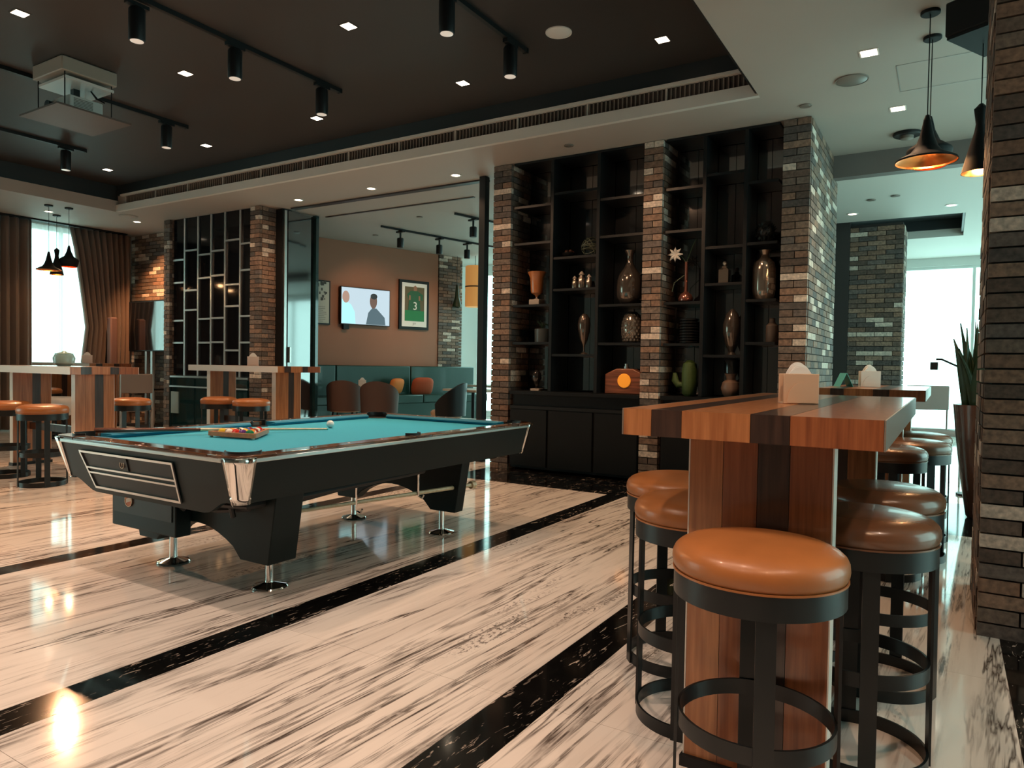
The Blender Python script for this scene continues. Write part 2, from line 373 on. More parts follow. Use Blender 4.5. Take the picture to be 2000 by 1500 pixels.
# ---------------------------------------------------------------- floor
b = bm_new(); box(b, -14.2, 4.2, -5, 16.4, -.2, -.012); floor = struct('floor', b, 'grout', smooth=False)
XB = [(-4.79, -4.62), (-2.83, -2.64), (-1.41, -1.21), (.24, .43)]
tiles = []
def span(x0, x1, n, Y0=-5, Y1=6.42, step=1.21, dark=False, ph=0):
    wd = (x1-x0)/n
    for i in range(n):
        y = Y0-ph*(i % 2)*step/2
        while y < Y1:
            a, c = max(y, Y0), min(y+step, Y1)
            if c-a > .05: tiles.append((x0+i*wd, x0+(i+1)*wd, a, c, dark))
            y += step
for (a0, a1), dk, n in (((-14.2, -4.79), 0, 15), ((-4.79, -4.62), 1, 1), ((-4.62, -2.83), 0, 3), ((-2.83, -2.64), 1, 1), ((-2.64, -1.41), 0, 2), ((-1.41, -1.21), 1, 1),
                        ((-1.21, .24), 0, 2), ((.24, .43), 1, 1), ((.43, 4.2), 0, 6)):
    span(a0, a1, n, dark=bool(dk))
    if a0 >= -1.5 or a1 <= -4.79:
        span(a0, a1, n, 7.98 if a0 >= -1.5 else 6.42, 16.4, dark=bool(dk))
span(-4.79, .43, 6, 6.42, 7.98, .78, True); span(.43, 4.2, 5, 6.42, 7.98, .78, False)
tiles2 = []
for t in tiles:
    v, d = inview(((t[0]+t[1])/2, (t[2]+t[3])/2, 0), 500); tiles2.append((0 if v else 1, abs(d), t))
tiles2.sort(key=lambda t: t[:2]); _tm = {}
rw, rd = bm_new(), bm_new(); g = .0009
for k, (nv, d, (x0, x1, y0, y1, dk)) in enumerate(tiles2):
    if k < 300 and nv == 0:
        key = (round(x1-x0, 3), round(y1-y0, 3), dk)
        if key not in _tm:
            b = bm_new(); box(b, g, key[0]-g, g, key[1]-g, -.012, 0); me = bpy.data.meshes.new('tile'); bmesh.ops.recalc_face_normals(b, faces=b.faces)
            b.to_mesh(me); b.free(); me.materials.append(M['blackmarble' if dk else 'marble']); _tm[key] = me
        o = bpy.data.objects.new('black_tile' if dk else 'tile', _tm[key]); C.objects.link(o); o.parent = floor; o.location = (x0, y0, 0)
    else: box(rd if dk else rw, x0+g, x1-g, y0+g, y1-g, -.012, 0)
o = obj('tile_field', rw, 'marble', floor, smooth=False); o['kind'] = 'stuff'
if len(rd.faces): o = obj('black_tile_field', rd, 'blackmarble', floor, smooth=False); o['kind'] = 'stuff'
# ---------------------------------------------------------------- ceiling
b = bm_new()
box(b, -1.5, 4.2, -5, 8.8, ZC, ZC+.5)                  # right soffit
box(b, -14.2, -11.8, -5, 6.6, ZC, ZC+.5)
box(b, -14.2, -1.5, 6.6, 15, ZC, ZC+.5)
ceil = struct('ceiling', b, 'ceil', smooth=False)
bx('dark_panel', -11.8, -1.5, -5, 6.6, 4.12, 4.3, 'dark', ceil, smooth=False)
b = bm_new(); box(b, -11.8, -1.5, 6.575, 6.62, 3.955, 4.12); box(b, -11.82, -11.775, -5, 6.6, 3.87, 4.12); box(b, -1.53, -1.48, -5, 6.6, 3.71, 4.12)
obj('dark_fascia', b, 'fascia', ceil, smooth=False)
bx('far_fascia_lip', -11.8, -1.5, 6.545, 6.6, 3.69, 3.80, 'ceilw', ceil, smooth=False)
bx('left_fascia_lip', -11.8, -11.74, -5, 6.6, 3.69, 3.87, 'ceil', ceil, smooth=False)
bx('bright_edge_trim', -11.6, -1.5, 6.535, 6.6, 3.925, 3.955, 'ceilw', ceil, smooth=False)
gr = thing('air_grille', 'long slotted air grille set in the far edge of the dark ceiling recess', 'vent', (-6.6, 6.59, 3.80))
bx('backing', -4.9, 5.1, -.005, .009, .002, .123, mat('grille_dark', (.05, .04, .035), .6), gr, smooth=False)
b = bm_new(); x = -4.9
while x < 5.1: box(b, x, x+.012, -.022, -.006, .004, .121); x += .045
o = obj('louvre', b, mat('grille_slat', (.18, .14, .115), .5), gr, smooth=False); o['kind'] = 'stuff'
for i in range(13): bx('divider', -4.9+i*.83, -4.9+i*.83+.02, -.030, -.006, .002, .123, 'ceil', gr, smooth=False)
# bulkhead and lower ceiling beyond
b = bm_new(); box(b, -1.17, 4.2, 8.8, 8.95, 3.44, 3.9); struct('trim_1', b, mat('bulkhead_paint', (.16, .14, .13), .6), 'dark bulkhead beam dropping from the right ceiling', smooth=False)
b = bm_new(); Z2 = 3.46
box(b, -3.2, 4.2, 8.95, 11.6, Z2, Z2+.3); box(b, .15, 4.2, 11.6, 13.5, Z2, Z2+.3); box(b, -3.2, 4.2, 13.5, 16.4, Z2, Z2+.3); box(b, -3.2, .15, 11.6, 13.5, Z2+.32, Z2+.4)
c2 = struct('ceiling', b, 'ceilw', smooth=False); c2['label'] = 'lower white ceiling beyond the dark bulkhead'
b = bm_new(); box(b, -3.2, .15, 11.62, 13.48, Z2+.28, Z2+.315); box(b, -3.2, .15, 13.46, 13.5, Z2+.12, Z2+.3); box(b, .12, .16, 11.6, 13.5, Z2+.05, Z2+.3)
obj('dark_coffer', b, 'fascia', c2, smooth=False)
# ---------------------------------------------------------------- walls
b = bm_new(); XW = -13.9
box(b, XW-.2, XW, -5, -3.4, 0, 4.3); box(b, XW-.2, XW, 1.0, 5.7, 0, 4.3); box(b, XW-.2, XW, -3.4, 1.0, 3.5, 4.3); box(b, XW-.2, XW, -3.4, 1.0, 0, .25); box(b, XW-.2, XW, 7.35, 9, 0, 4.3); box(b, XW-.2, XW, 5.7, 7.35, 3.62, 4.3); box(b, XW-.2, XW, 5.7, 7.35, 0, .25)
struct('wall_left', b, 'wallw', smooth=False)
b = bm_new(); box(b, 4, 4.2, -5, 2.6, 0, 4.3); box(b, 4, 4.2, 12.8, 16.4, 0, 4.3); box(b, 4, 4.2, 2.6, 12.8, 3.4, 4.3); box(b, 4, 4.2, 2.6, 12.8, 0, .15)
struct('wall_right', b, 'wallw', smooth=False)
b = bm_new(); box(b, -14.2, 4.2, -5.2, -5, 0, 4.3); struct('wall_behind', b, mat('warm_brown_wall', (.17, .14, .12), .6), smooth=False)
b = bm_new(); box(b, -3.2, -.9, 15.95, 16.15, 0, 3.6); box(b, -.9, 4.2, 15.95, 16.15, 3.3, 3.6); box(b, 2.9, 4.2, 15.95, 16.15, 0, 3.3); box(b, -.9, 2.9, 15.95, 16.15, 0, .12)
struct('wall_far', b, 'wallw', smooth=False)
b = bm_new(); box(b, -14, -9.9, 14.4, 14.6, 0, 4.1); box(b, -9.9, -3.9, 14.4, 14.6, 3.5, 4.1); box(b, -9.9, -3.9, 14.4, 14.6, 0, .1); box(b, -3.9, -3.0, 14.4, 14.6, 0, 4.1)
struct('wall_side_room', b, 'wallw', smooth=False)
def window(n, x0, x1, y0, y1, z0, z1, nm, axis, fm, fr=.05):
    b = bm_new(); t = fr
    if axis == 'y':   # window lies in plane of constant Y
        box(b, x0, x1, y0, y1, z0, z0+t); box(b, x0, x1, y0, y1, z1-t, z1)
        for i in range(nm+1):
            x = x0+(x1-x0-t)*i/nm; box(b, x, x+t, y0, y1, z0+t, z1-t)
        o = struct('window_%d' % n, b, fm, smooth=False)
        bx('pane', x0+t, x1-t, (y0+y1)/2-.004, (y0+y1)/2+.004, z0+t, z1-t, 'glass', o, smooth=False)
    else:
        box(b, x0, x1, y0, y1, z0, z0+t); box(b, x0, x1, y0, y1, z1-t, z1)
        for i in range(nm+1):
            y = y0+(y1-y0-t)*i/nm; box(b, x0, x1, y, y+t, z0+t, z1-t)
        o = struct('window_%d' % n, b, fm, smooth=False)
        bx('pane', (x0+x1)/2-.004, (x0+x1)/2+.004, y0+t, y1-t, z0+t, z1-t, 'glass', o, smooth=False)
    return o
frm = mat('window_frame', (.55, .45, .38), .5)
window(1, XW-.14, XW-.06, 5.7, 7.35, .25, 3.62, 3, 'x', frm, .04)
window(5, XW-.14, XW-.06, -3.4, 1.0, .25, 3.5, 5, 'x', frm, .05)
window(2, -.9, 2.9, 16.0, 16.08, .12, 3.3, 3, 'y', 'wallw', .05)
window(3, -9.9, -3.9, 14.45, 14.53, .1, 3.5, 6, 'y', 'white', .05)
window(4, 4.05, 4.13, 2.6, 12.8, .15, 3.4, 7, 'x', 'black', .06)
# dark wall + brick pier far right
b = bm_new(); box(b, -3.2, -1.31, 11.75, 11.95, 0, Z2+.3); struct('wall_far_dark', b, 'walld', smooth=False)
pier = thing('brick_pier', 'farther brick pier standing beyond the shelving, pale on its window side', 'pillar', (-.95, 12.1, 0))
bx('mortar_core', -.34, .34, -.30, .42, 0, Z2-.02, 'mortar', pier, smooth=False)
bricks(pier, [((-1.31, 11.78), 0, .72, .0, Z2-.03, .06, 0), ((-.59, 11.84), 90, .7, .0, Z2-.03, .06, 1)], 0)
# left brick wall (behind the left shelving)
lw = thing('brick_wall_panel', 'orange lit brick wall between the brown curtain and the left shelving', 'wall', (-13.0, 8.05, 0))
bx('mortar_core', -.9, 1.8, .03, .25, 0, ZC, 'mortar', lw, smooth=False)
bricks(lw, [((-13.85, 8.03), 0, 2.65, .0, ZC-.03, .06, 0)], 0)
# ---------------------------------------------------------------- near right brick pillar
np_ = thing('brick_pillar', 'large grey brown brick pillar nearest the camera at the right edge', 'pillar', (.9, 4.5, 0))
bx('mortar_core', -.72, .72, -.44, .44, 0, ZC-.002, 'mortar', np_, smooth=False)
bricks(np_, [((.145, 4.03), 0, 1.5, .0, ZC, .07, 0), ((.145, 4.97), -90, .86, .0, ZC, .07, 1)], 300)
# ---------------------------------------------------------------- bookcase wall
YB = 7.3
blk = bm_new(); box(blk, -4.78, -1.22, 7.80, 9.15, 0, ZC-.002); struct('wall_bookcase', blk, 'walld', smooth=False)
P1 = thing('brick_pillar', 'narrow brick pillar at the left end of the tall display shelving', 'pillar', (-4.67, 7.45, 0))
bx('mortar_core', -.124, .11, -.12, .33, 0, ZC-.005, 'mortar', P1, smooth=False)
bricks(P1, [((-4.80, YB), 0, .26, 0, ZC, .05, 0), ((-4.54, YB+.05), 90, .42, 0, ZC, .03, 1)], 300)
P2 = thing('brick_pillar', 'middle brick pillar between the two bays of display shelving', 'pillar', (-2.75, 7.45, 0))
bx('mortar_core', -.095, .095, -.12, .33, 0, ZC-.005, 'mortar', P2, smooth=False)
bricks(P2, [((-2.86, YB), 0, .22, 0, ZC, .05, 1), ((-2.64, YB+.05), 90, .42, 0, ZC, .03, 0)], 300)
P3 = thing('brick_pillar', 'deep brick pillar ending the display shelving with a long daylit side', 'pillar', (-1.3, 8.2, 0))
bx('mortar_core', -.124, .115, -.88, .96, 0, ZC-.005, 'mortar', P3, smooth=False)
bricks(P3, [((-1.43, YB), 0, .26, 0, ZC, .05, 1), ((-1.17, YB+.05), 90, 1.82, 0, ZC, .04, 0), ((-1.43, YB+.47), -90, .42, 0, ZC, .03, 0)], 300)
def unit(name, label, x0, x1, mull, shelves, back_joints):
    u = thing(name, label, 'shelving', ((x0+x1)/2, 7.55, 0)); ox = (x0+x1)/2; oy = 7.55
    def L(n, a, c, d, e, f, g_, m, **k): return bx(n, a-ox, c-ox, d-oy, e-oy, f, g_, m, u, **k)
    cuts = [x0]+mull+[x1]
    for xm in mull: L('upright', xm-.018, xm+.018, YB+.02, 7.74, .96, ZC-.03, 'black', smooth=False)
    L('top_rail', x0, x1, YB+.02, 7.74, ZC-.028, ZC-.004, 'black', smooth=False)
    for i, zs in enumerate(shelves):
        a = cuts[i]+(.02 if i else .002); c = cuts[i+1]-(.02 if i < len(mull) else .002)
        for z in zs: L('shelf', a, c, YB+.03, 7.74, z-.028, z, 'black', smooth=False)
    bj = [x0]+back_joints+[x1]
    for a, c in zip(bj, bj[1:]): L('back_panel', a+.003, c-.003, 7.755, 7.78, .97, ZC-.01, 'dglass', smooth=False)
    L('worktop', x0, x1, YB-.02, 7.74, .915, .955, 'cab', smooth=False)
    L('niche', x0+.01, x1-.01, YB+.05, 7.7, .78, .913, 'cab', smooth=False)
    L('carcass', x0+.01, x1-.01, YB+.01, 7.7, .03, .778, 'black', smooth=False)
    for a, c in zip(cuts, cuts[1:]): L('door', a+.015, c-.015, YB-.015, YB+.008, .06, .735, 'cab', smooth=False)
    L('drawer_rail', x0+.01, x1-.01, YB-.022, YB+.008, .742, .776, 'black', smooth=False)
    return u
unit('display_shelving', 'left bay of tall black display shelving between brick pillars', -4.515, -2.862, [-3.99, -3.40],
     [[3.17, 2.73, 1.99, 1.54], [3.28, 2.53, 2.16, 1.40], [3.15, 2.73, 1.96, 1.53]], [-4.25, -3.99, -3.68, -3.40, -3.12])
unit('display_shelving', 'right bay of tall black display shelving beside the deep brick pillar', -2.615, -1.465, [-2.20, -1.78],
     [[3.17, 2.72, 1.96, 1.52], [3.27, 2.52, 2.14, 1.40], [3.14, 2.53, 1.96, 1.53]], [-2.40, -2.20, -1.99, -1.78, -1.62])
# ---------------------------------------------------------------- left shelving column
XL0, XL1, YL = -11.68, -9.17, 7.35
Q1 = thing('brick_pillar', 'thin brick edge at the left side of the silver grid screen', 'pillar', (-11.6, 7.6, 0))
bx('mortar_core', -.07, .07, -.22, .3, 0, ZC-.005, 'mortar', Q1, smooth=False)
bricks(Q1, [((-11.68, YL), 0, .17, 0, ZC, .05, 0), ((-11.51, YL+.05), 90, .40, 0, ZC, .03, 0)], 200)
Q2 = thing('brick_pillar', 'brick pillar between the silver grid screen and the folded glass door', 'pillar', (-9.3, 7.55, 0))
bx('mortar_core', -.08, .10, -.17, .14, 0, ZC-.005, 'mortar', Q2, smooth=False)
bricks(Q2, [((-9.40, YL), 0, .23, 0, ZC, .05, 1), ((-9.17, YL+.05), 90, .30, 0, ZC, .04, 0)], 300)
gs = thing('grid_screen', 'black mirror screen with staggered pale steel bars left of the doorway', 'screen', (-10.45, 7.42, 0))
mulls = [-11.16, -10.79, -10.44, -10.08, -9.70]; ed = [-11.5]+mulls+[-9.41]
bx('mirror_panel', -1.04, 1.04, .0, .03, 1.02, ZC-.005, 'gglass', gs, smooth=False)
for xm in mulls: bx('upright', xm+10.45-.018, xm+10.45+.018, -.025, -.003, 1.0, ZC-.01, 'grid', gs, smooth=False)
bx('wall_panel', -1.04, 1.04, .04, .30, 0, ZC-.005, 'walld', gs, smooth=False)
def gy(y):   # height on the screen of a measured rung
    return 1.25+(707-y)*.00795
for i, ys in enumerate([[489, 538, 620, 668], [471, 556, 598], [483, 532, 618, 668], [478, 529, 617, 667], [460, 550, 594, 684], [470, 523, 615, 668]]):
    for y in ys:
        z = gy(y); bx('rung', ed[i]+10.45+.02, ed[i+1]+10.45-.02, -.03, -.003, z-.015, z+.015, 'grid', gs, smooth=False)
bx('ledge', -1.03, 1.03, -.08, -.002, .965, .995, 'silver', gs, smooth=False)
dc = thing('glass_cabinet', 'low teal glass cabinet under the silver grid screen', 'cabinet', (-10.45, 7.42, 0))
bx('front_glass', -1.03, 1.03, -.07, -.05, .06, .955, 'tglass', dc, smooth=False)
bx('shelf', -1.03, 1.03, -.09, -.0705, .80, .825, 'grid', dc, smooth=False)
for i in range(4): bx('stile', -1.03+i*.675, -1.03+i*.675+.02, -.085, -.0705, .06, .95, 'tglass', dc, smooth=False)
bx('jug', -.98, -.78, -.09, -.071, .35, .72, mat('milk_glass', (.25, .33, .32), .3), dc)
# ---------------------------------------------------------------- folding doors, track
fd = thing('folding_glass_door', 'stack of black framed glass door leaves folded at the left of the doorway', 'door', (-9.0, 7.9, 0))
bx('frame_post', -.18, -.02, -.24, -.05, 0, ZC-.01, 'black', fd, smooth=False)
bx('frame_edge', -.015, .015, -.22, -.17, 0, ZC-.03, 'silver', fd, smooth=False)
for i, (y0, y1) in enumerate([(-.16, .07), (.08, .38)]):
    bx('leaf', .0-.03*i, .03-.03*i, y0, y1, .05, ZC-.03, 'dglass', fd, smooth=False)
bx('frame_post', -.03, .06, .39, .45, 0, ZC-.01, 'tglass', fd, smooth=False)
bx('handle', .032, .06, -.14, -.11, 1.25, 1.5, 'silver', fd)
fp = thing('door_post', 'slim black door post with a glass edge left of the tall shelving', 'post', (-5.15, 7.65, 0))
bx('post', -.06, .03, -.06, .04, 0, ZC-.005, 'black', fp, smooth=False)
bx('glass_edge', .035, .13, -.01, .0, .02, ZC-.04, 'glass', fp, smooth=False)
tr = bm_new(); box(tr, -8.9, -5.2, 7.72, 7.82, ZC-.02, ZC-.001); box(tr, -8.9, -5.9, 8.45, 8.49, ZC-.012, ZC-.001)
tag(obj('door_track', tr, mat('track_brown', (.03, .015, .012), .5), smooth=False), 'dark ceiling track of the folding door above the doorway', 'track')
# ---------------------------------------------------------------- side room
ang = math.atan2(2.81, .79)   # direction of the terracotta wall
sr = lambda s, off: (-10.46+math.cos(ang)*s+math.sin(ang)*off, 9.69+math.sin(ang)*s-math.cos(ang)*off)
b = bm_new(); box(b, -1.3, 2.94, 0, .2, 0, ZC-.003)
o = struct('wall_terracotta', b, 'terra', smooth=False, loc=(-10.46, 9.69, 0), rot=(0, 0, ang))
sp = thing('brick_pier', 'brick pier ending the terracotta wall next to the bright window', 'pillar', (*sr(3.25, -.2), 0), ang)
bx('mortar_core', -.28, .33, -.15, .2, 0, ZC-.005, 'mortar', sp, smooth=False)
sp.rotation_euler = (0, 0, 0)
sp.children[0].rotation_euler = (0, 0, ang)
bricks(sp, [(sr(2.95, .02), math.degrees(ang), .66, 0, ZC, .05, 0)], 0)
bt = thing('booth_bench', 'long green leather booth bench below the terracotta wall', 'bench', (*sr(0, 0), 0), ang)
for i, (a, c) in enumerate([(-.8, .35), (.35, 2.1), (2.1, 3.85)]):
    bx('back_cushion', a+.006, c-.006, -.20, -.03, .42, 1.215, 'green', bt, bevel=.02)
    bx('seat_cushion', a+.006, c-.006, -.68, -.205, .46, .63, 'green', bt, bevel=.02)
bx('base', -.8, 3.8, -.64, -.04, 0, .455, 'green', bt, smooth=False)
def cushion(label, s, off, z, m, rz, w_=.42):
    b = bm_new(); sphere(b, (0, 0, 0), .5, 16, 10)
    for v in b.verts:
        x, y, zz = v.co; k = 1.35; e = lambda t: math.copysign(abs(t*2)**.55/2, t)
        v.co = (e(x)*w_, y*.16*(1-.3*abs(e(x)*2)**3), e(zz)*w_*.8)
    o = obj('cushion', b, m); X, Y = sr(s, off); o.location = (X, Y, z); o.rotation_euler = (rad(18), 0, rz); tag(o, label, 'cushion')
cushion('bright orange cushion on the booth behind the middle tub chair', 1.60, .42, .80, 'orange', ang+.3)
cushion('reddish orange cushion lying on the booth right of the tub chairs', 2.25, .42, .79, 'redf', ang-.2, .5)
# terracotta wall pictures + tv (in wall coordinates: s along wall, out = into the room)
def wallthing(name, label, cat, s0, s1, z0, z1):
    return thing(name, label, cat, (*sr((s0+s1)/2, 0), (z0+z1)/2), ang), (s1-s0)/2, (z1-z0)/2
t, hw, hh = wallthing('picture_frame', 'framed black and white sheet partly hidden by the glass door', 'picture', -.14, .30, 2.0, 2.86)
bx('frame', -hw, hw, -.04, -.004, -hh, hh, 'black', t, smooth=False)
bx('sheet', -hw+.03, hw-.03, -.046, -.041, -hh+.03, hh-.03, mat('printed_sheet', (.42, .43, .38), .6), t, smooth=False)
b = bm_new(); rr = random.Random(3)
for i in range(26):
    x = rr.uniform(-hw+.05, hw-.1); z = rr.uniform(.02, hh-.06); box(b, x, x+rr.uniform(.015, .05), -.048, -.0465, z, z+rr.uniform(.02, .07))
obj('photo_print', b, mat('dark_print', (.05, .05, .045), .6), t, smooth=False)
b = bm_new()
for i in range(9): z = -hh+.06+i*.035; box(b, -hw+.06, hw-.06-rr.uniform(0, .1), -.048, -.0465, z, z+.010)
obj('text_lines', b, mat('grey_print', (.2, .2, .19), .6), t, smooth=False)
t, hw, hh = wallthing('picture_frame', 'framed green sports jersey print right of the television', 'picture', 1.90, 2.66, 2.0, 3.05)
bx('frame', -hw, hw, -.05, -.004, -hh, hh, 'black', t, smooth=False)
bx('mount', -hw+.06, hw-.06, -.055, -.051, -hh+.06, hh-.06, 'paper', t, smooth=False)
bx('backdrop', -hw+.13, hw-.13, -.058, -.056, -hh+.18, hh-.14, mat('brown_green_print', (.11, .085, .035), .6), t, smooth=False)
bx('green_field', -hw+.13, hw-.13, -.0605, -.0585, -hh+.18, -.12, mat('green_print', (.01, .20, .06), .6), t, smooth=False)
b = bm_new(); prism(b, [(-.17, -.12), (.15, -.12), (.13, .12), (.2, .1), (.22, .22), (.08, .3), (-.1, .3), (-.2, .22), (-.15, .1)], 'y', -.0625, -.0608)
obj('jersey', b, mat('jersey_green', (.012, .10, .04), .6), t, smooth=False)
b = bm_new(); prism(b, [(-.03, .30), (.05, .30), (.06, .38), (.01, .42), (-.04, .38)], 'y', -.0625, -.0608); box(b, -.15, -.11, -.065, -.063, .1, .2); box(b, .1, .14, -.065, -.063, .1, .2)
obj('figure', b, mat('skin_print', (.30, .14, .08), .6), t, smooth=False)
def text(body, size, m, parent, loc, rot, name='lettering', depth=.0008):
    cu = bpy.data.curves.new(name, 'FONT'); cu.body = body; cu.size = size; cu.align_x = 'CENTER'; cu.align_y = 'CENTER'; cu.extrude = depth
    tmp = bpy.data.objects.new('tmp', cu); C.objects.link(tmp); dg = bpy.context.evaluated_depsgraph_get()
    me = bpy.data.meshes.new_from_object(tmp.evaluated_get(dg)); bpy.data.objects.remove(tmp); me.materials.clear(); me.materials.append(M[m] if isinstance(m, str) else m)
    o = bpy.data.objects.new(name, me); C.objects.link(o); o.parent = parent; o.location = loc; o.rotation_euler = rot; return o
text('3', .24, 'paper', t, (.01, -.064, -.03), (rad(90), 0, 0), 'number')
text('JFF', .07, mat('caption_ink', (.3, .3, .3), .6), t, (.0, -.057, -hh+.12), (rad(90), 0, 0), 'caption')
t, hw, hh = wallthing('television', 'switched on television showing two people on the terracotta wall', 'television', .50, 1.64, 2.03, 2.78)
bx('casing', -hw, hw, -.09, -.03, -hh, hh, 'black', t, smooth=False)
def em(n, c, s=1.0): return mat(n, (0, 0, 0), .3, emit=c, es=s)
bx('screen', -hw+.015, hw-.015, -.093, -.0905, -hh+.015, hh-.015, em('screen_sky', (.42, .52, .58), 1.5), t, smooth=False)
def pl(n, poly, m, d): b = bm_new(); prism(b, poly, 'y', -.0935-d, -.0932-d); return obj(n, b, m, t, smooth=False)
import math as _m
def ell(cx, cz, rx, rz, n=18): return [(cx+rx*_m.cos(2*PI*i/n), cz+rz*_m.sin(2*PI*i/n)) for i in range(n)]
pl('left_figure_shirt', [(-.55, -.355), (-.24, -.355), (-.26, -.12), (-.34, .02), (-.47, .1), (-.55, .12)], em('pale_shirt', (.35, .72, .74), 1.5), .0005)
pl('left_figure_head', ell(-.46, .17, .08, .12), em('face_left', (.55, .33, .25), .9), .001)
pl('right_figure_shirt', [(0, -.355), (.46, -.355), (.44, -.2), (.33, -.1), (.24, -.02), (.14, -.02), (.05, -.12)], em('dark_shirt', (.10, .15, .18), 1.0), .0005)
pl('right_figure_head', ell(.17, .12, .085, .15), em('face_right', (.20, .11, .08), .9), .001)
pl('right_figure_hair', ell(.18, .22, .08, .06), em('hair_right', (.03, .03, .03), 1), .0015)
bx('bracket', -.5, -.38, -.09, -.02, -hh-.1, -hh-.001, 'black', t)
# side room chairs and tables
def tub_chair(label, x, y, rz, m):
    t = thing('tub_chair', label, 'chair', (x, y, 0), rz)
    b = bm_new(); n = 22; rings = []
    for i in range(n+1):
        a = rad(-20)+rad(220)*i/n; k = math.sin((a+rad(20))/rad(220)*PI)
        h = .62+.34*k**.8; ro, ri = .31, .26
        rings.append([b.verts.new((ro*math.cos(a), ro*math.sin(a), .42)), b.verts.new((ro*1.06*math.cos(a), ro*1.06*math.sin(a), h)), b.verts.new((ri*1.04*math.cos(a), ri*1.04*math.sin(a), h)), b.verts.new((ri*math.cos(a), ri*math.sin(a), .42))])
    for p, q in zip(rings, rings[1:]):
        for k in range(4): b.faces.new((p[k], q[k], q[(k+1) % 4], p[(k+1) % 4]))
    b.faces.new(rings[0]); b.faces.new(rings[-1][::-1]); obj('backrest', b, m, t)
    b = bm_new(); lathe(b, [(.0, .40), (.25, .40), (.27, .44), (.27, .48), (.24, .51), (.0, .52)], seg=24, cap=False); obj('seat', b, 'tan', t)
    for sx in (-1, 1):
        for sy in (-1, 1):
            b = bm_new(); tube(b, [(sx*.17, sy*.17, .40), (sx*.22, sy*.22, 0)], [.018, .010]); obj('leg', b, 'black', t)
    return t
tub_chair('brown tub chair nearest the folded glass door, back to us', -9.05, 9.1, rad(-148), 'brownf')
tub_chair('dark brown tub chair in front of the orange cushion', -8.25, 9.1, rad(-148), M['brownf'])
tub_chair('black tub chair beside the pale table at the doorway post', -7.0, 9.35, rad(-70), 'black')
def side_table(label, x, y, z, w_, d_, m, rz=0):
    t = thing('dining_table', label, 'table', (x, y, 0), rz)
    bx('table_top', -w_/2, w_/2, -d_/2, d_/2, z-.04, z, m, t, bevel=.006)
    b = bm_new(); lathe(b, [(.03, .03), (.03, z-.041)], seg=14); obj('column', b, 'black', t)
    for i in range(4):
        b = bm_new(); a = PI/4+i*PI/2; tube(b, [(0, 0, .1), (.12*math.cos(a), .12*math.sin(a), .05), (.28*math.cos(a), .28*math.sin(a), .012)], [.016, .016, .012]); obj('foot', b, 'black', t)
    return t
side_table('small wooden table beside the first tub chair', -9.5, 9.85-.1, .83, .8, .6, 'tan', rad(-15))
side_table('pale topped table in front of the booth end by the doorway post', -7.0, 10.1, .84, .9, .65, 'cream', rad(-15))
side_table('second pale table deeper in the side room near the window', -7.75, 11.9, .86, .9, .65, 'cream', rad(-15))
# small things on tables defined later (napkin holders)
# ---------------------------------------------------------------- hanging things in the side room
def track(label, x0, y0, x1, y1, z, w_=.035, name='lighting_track'):
    L_ = math.hypot(x1-x0, y1-y0); t = thing(name, label, 'track', (x0, y0, z), math.atan2(y1-y0, x1-x0))
    bx('rail', 0, L_, -w_/2, w_/2, -.035, -.001, 'black', t, smooth=False)
    bx('end_cap', L_, L_+.02, -w_/2-.004, w_/2+.004, -.04, -.001, 'black', t, smooth=False); return t
track('thin black lighting track on the side room ceiling above the television', -8.56, 9.44, -7.9, 12.4, ZC)
track('short black lighting track at the doorway post side of the side room', -6.78, 9.2, -6.55, 10.3, ZC)
def cube_spot(label, x, y, z):
    t = thing('track_spotlight', label, 'spotlight', (x, y, z), rad(-15))
    bx('adapter', -.1, .1, -.03, .03, -.03, -.001, 'black', t); bx('stem', -.012, .012, -.012, .012, -.13, -.03, 'black', t, smooth=False)
    b = bm_new(); lathe(b, [(.055, -.30), (.06, -.29), (.06, -.14), (.05, -.13)], seg=20); obj('head', b, 'black', t)
for lb, x, y in (('first small black spotlight on the side room track above the television', -8.47, 9.85), ('second small black spotlight on the side room track', -8.28, 10.75), ('third small black spotlight on the side room track toward the window', -8.13, 11.45), ('small black spotlight on the short track by the doorway post', -6.70, 9.6)):
    cube_spot(lb, x, y, ZC-.036)
b = bm_new(); lathe(b, [(.21, 0), (.22, .02), (.22, .88), (.21, .9)], seg=28); t = thing('drum_pendant', 'tall orange drum pendant hanging in front of the bright window', 'lamp', (-9.0, 13.0, 2.55))
obj('shade', b, mat('orange_drum', (.75, .33, .10), .8, emit=(1, .45, .12), es=.35), t); b = bm_new(); tube(b, [(0, 0, .9), (0, 0, 1.135)], .006); obj('cord', b, 'black', t)
b = bm_new(); hoop(b, .222, .226, .43, .455); obj('band', b, 'wC', t)
t = thing('bottle_pendant', 'small dark cone pendant beside the orange drum', 'lamp', (-9.42, 12.9, 2.55)); b = bm_new(); lathe(b, [(.10, 0), (.10, .04), (.05, .22), (.025, .5)], seg=18, cap=False); obj('shade', b, 'grass', t)
b = bm_new(); tube(b, [(0, 0, .5), (0, 0, 1.135)], .005); obj('cord', b, 'black', t)
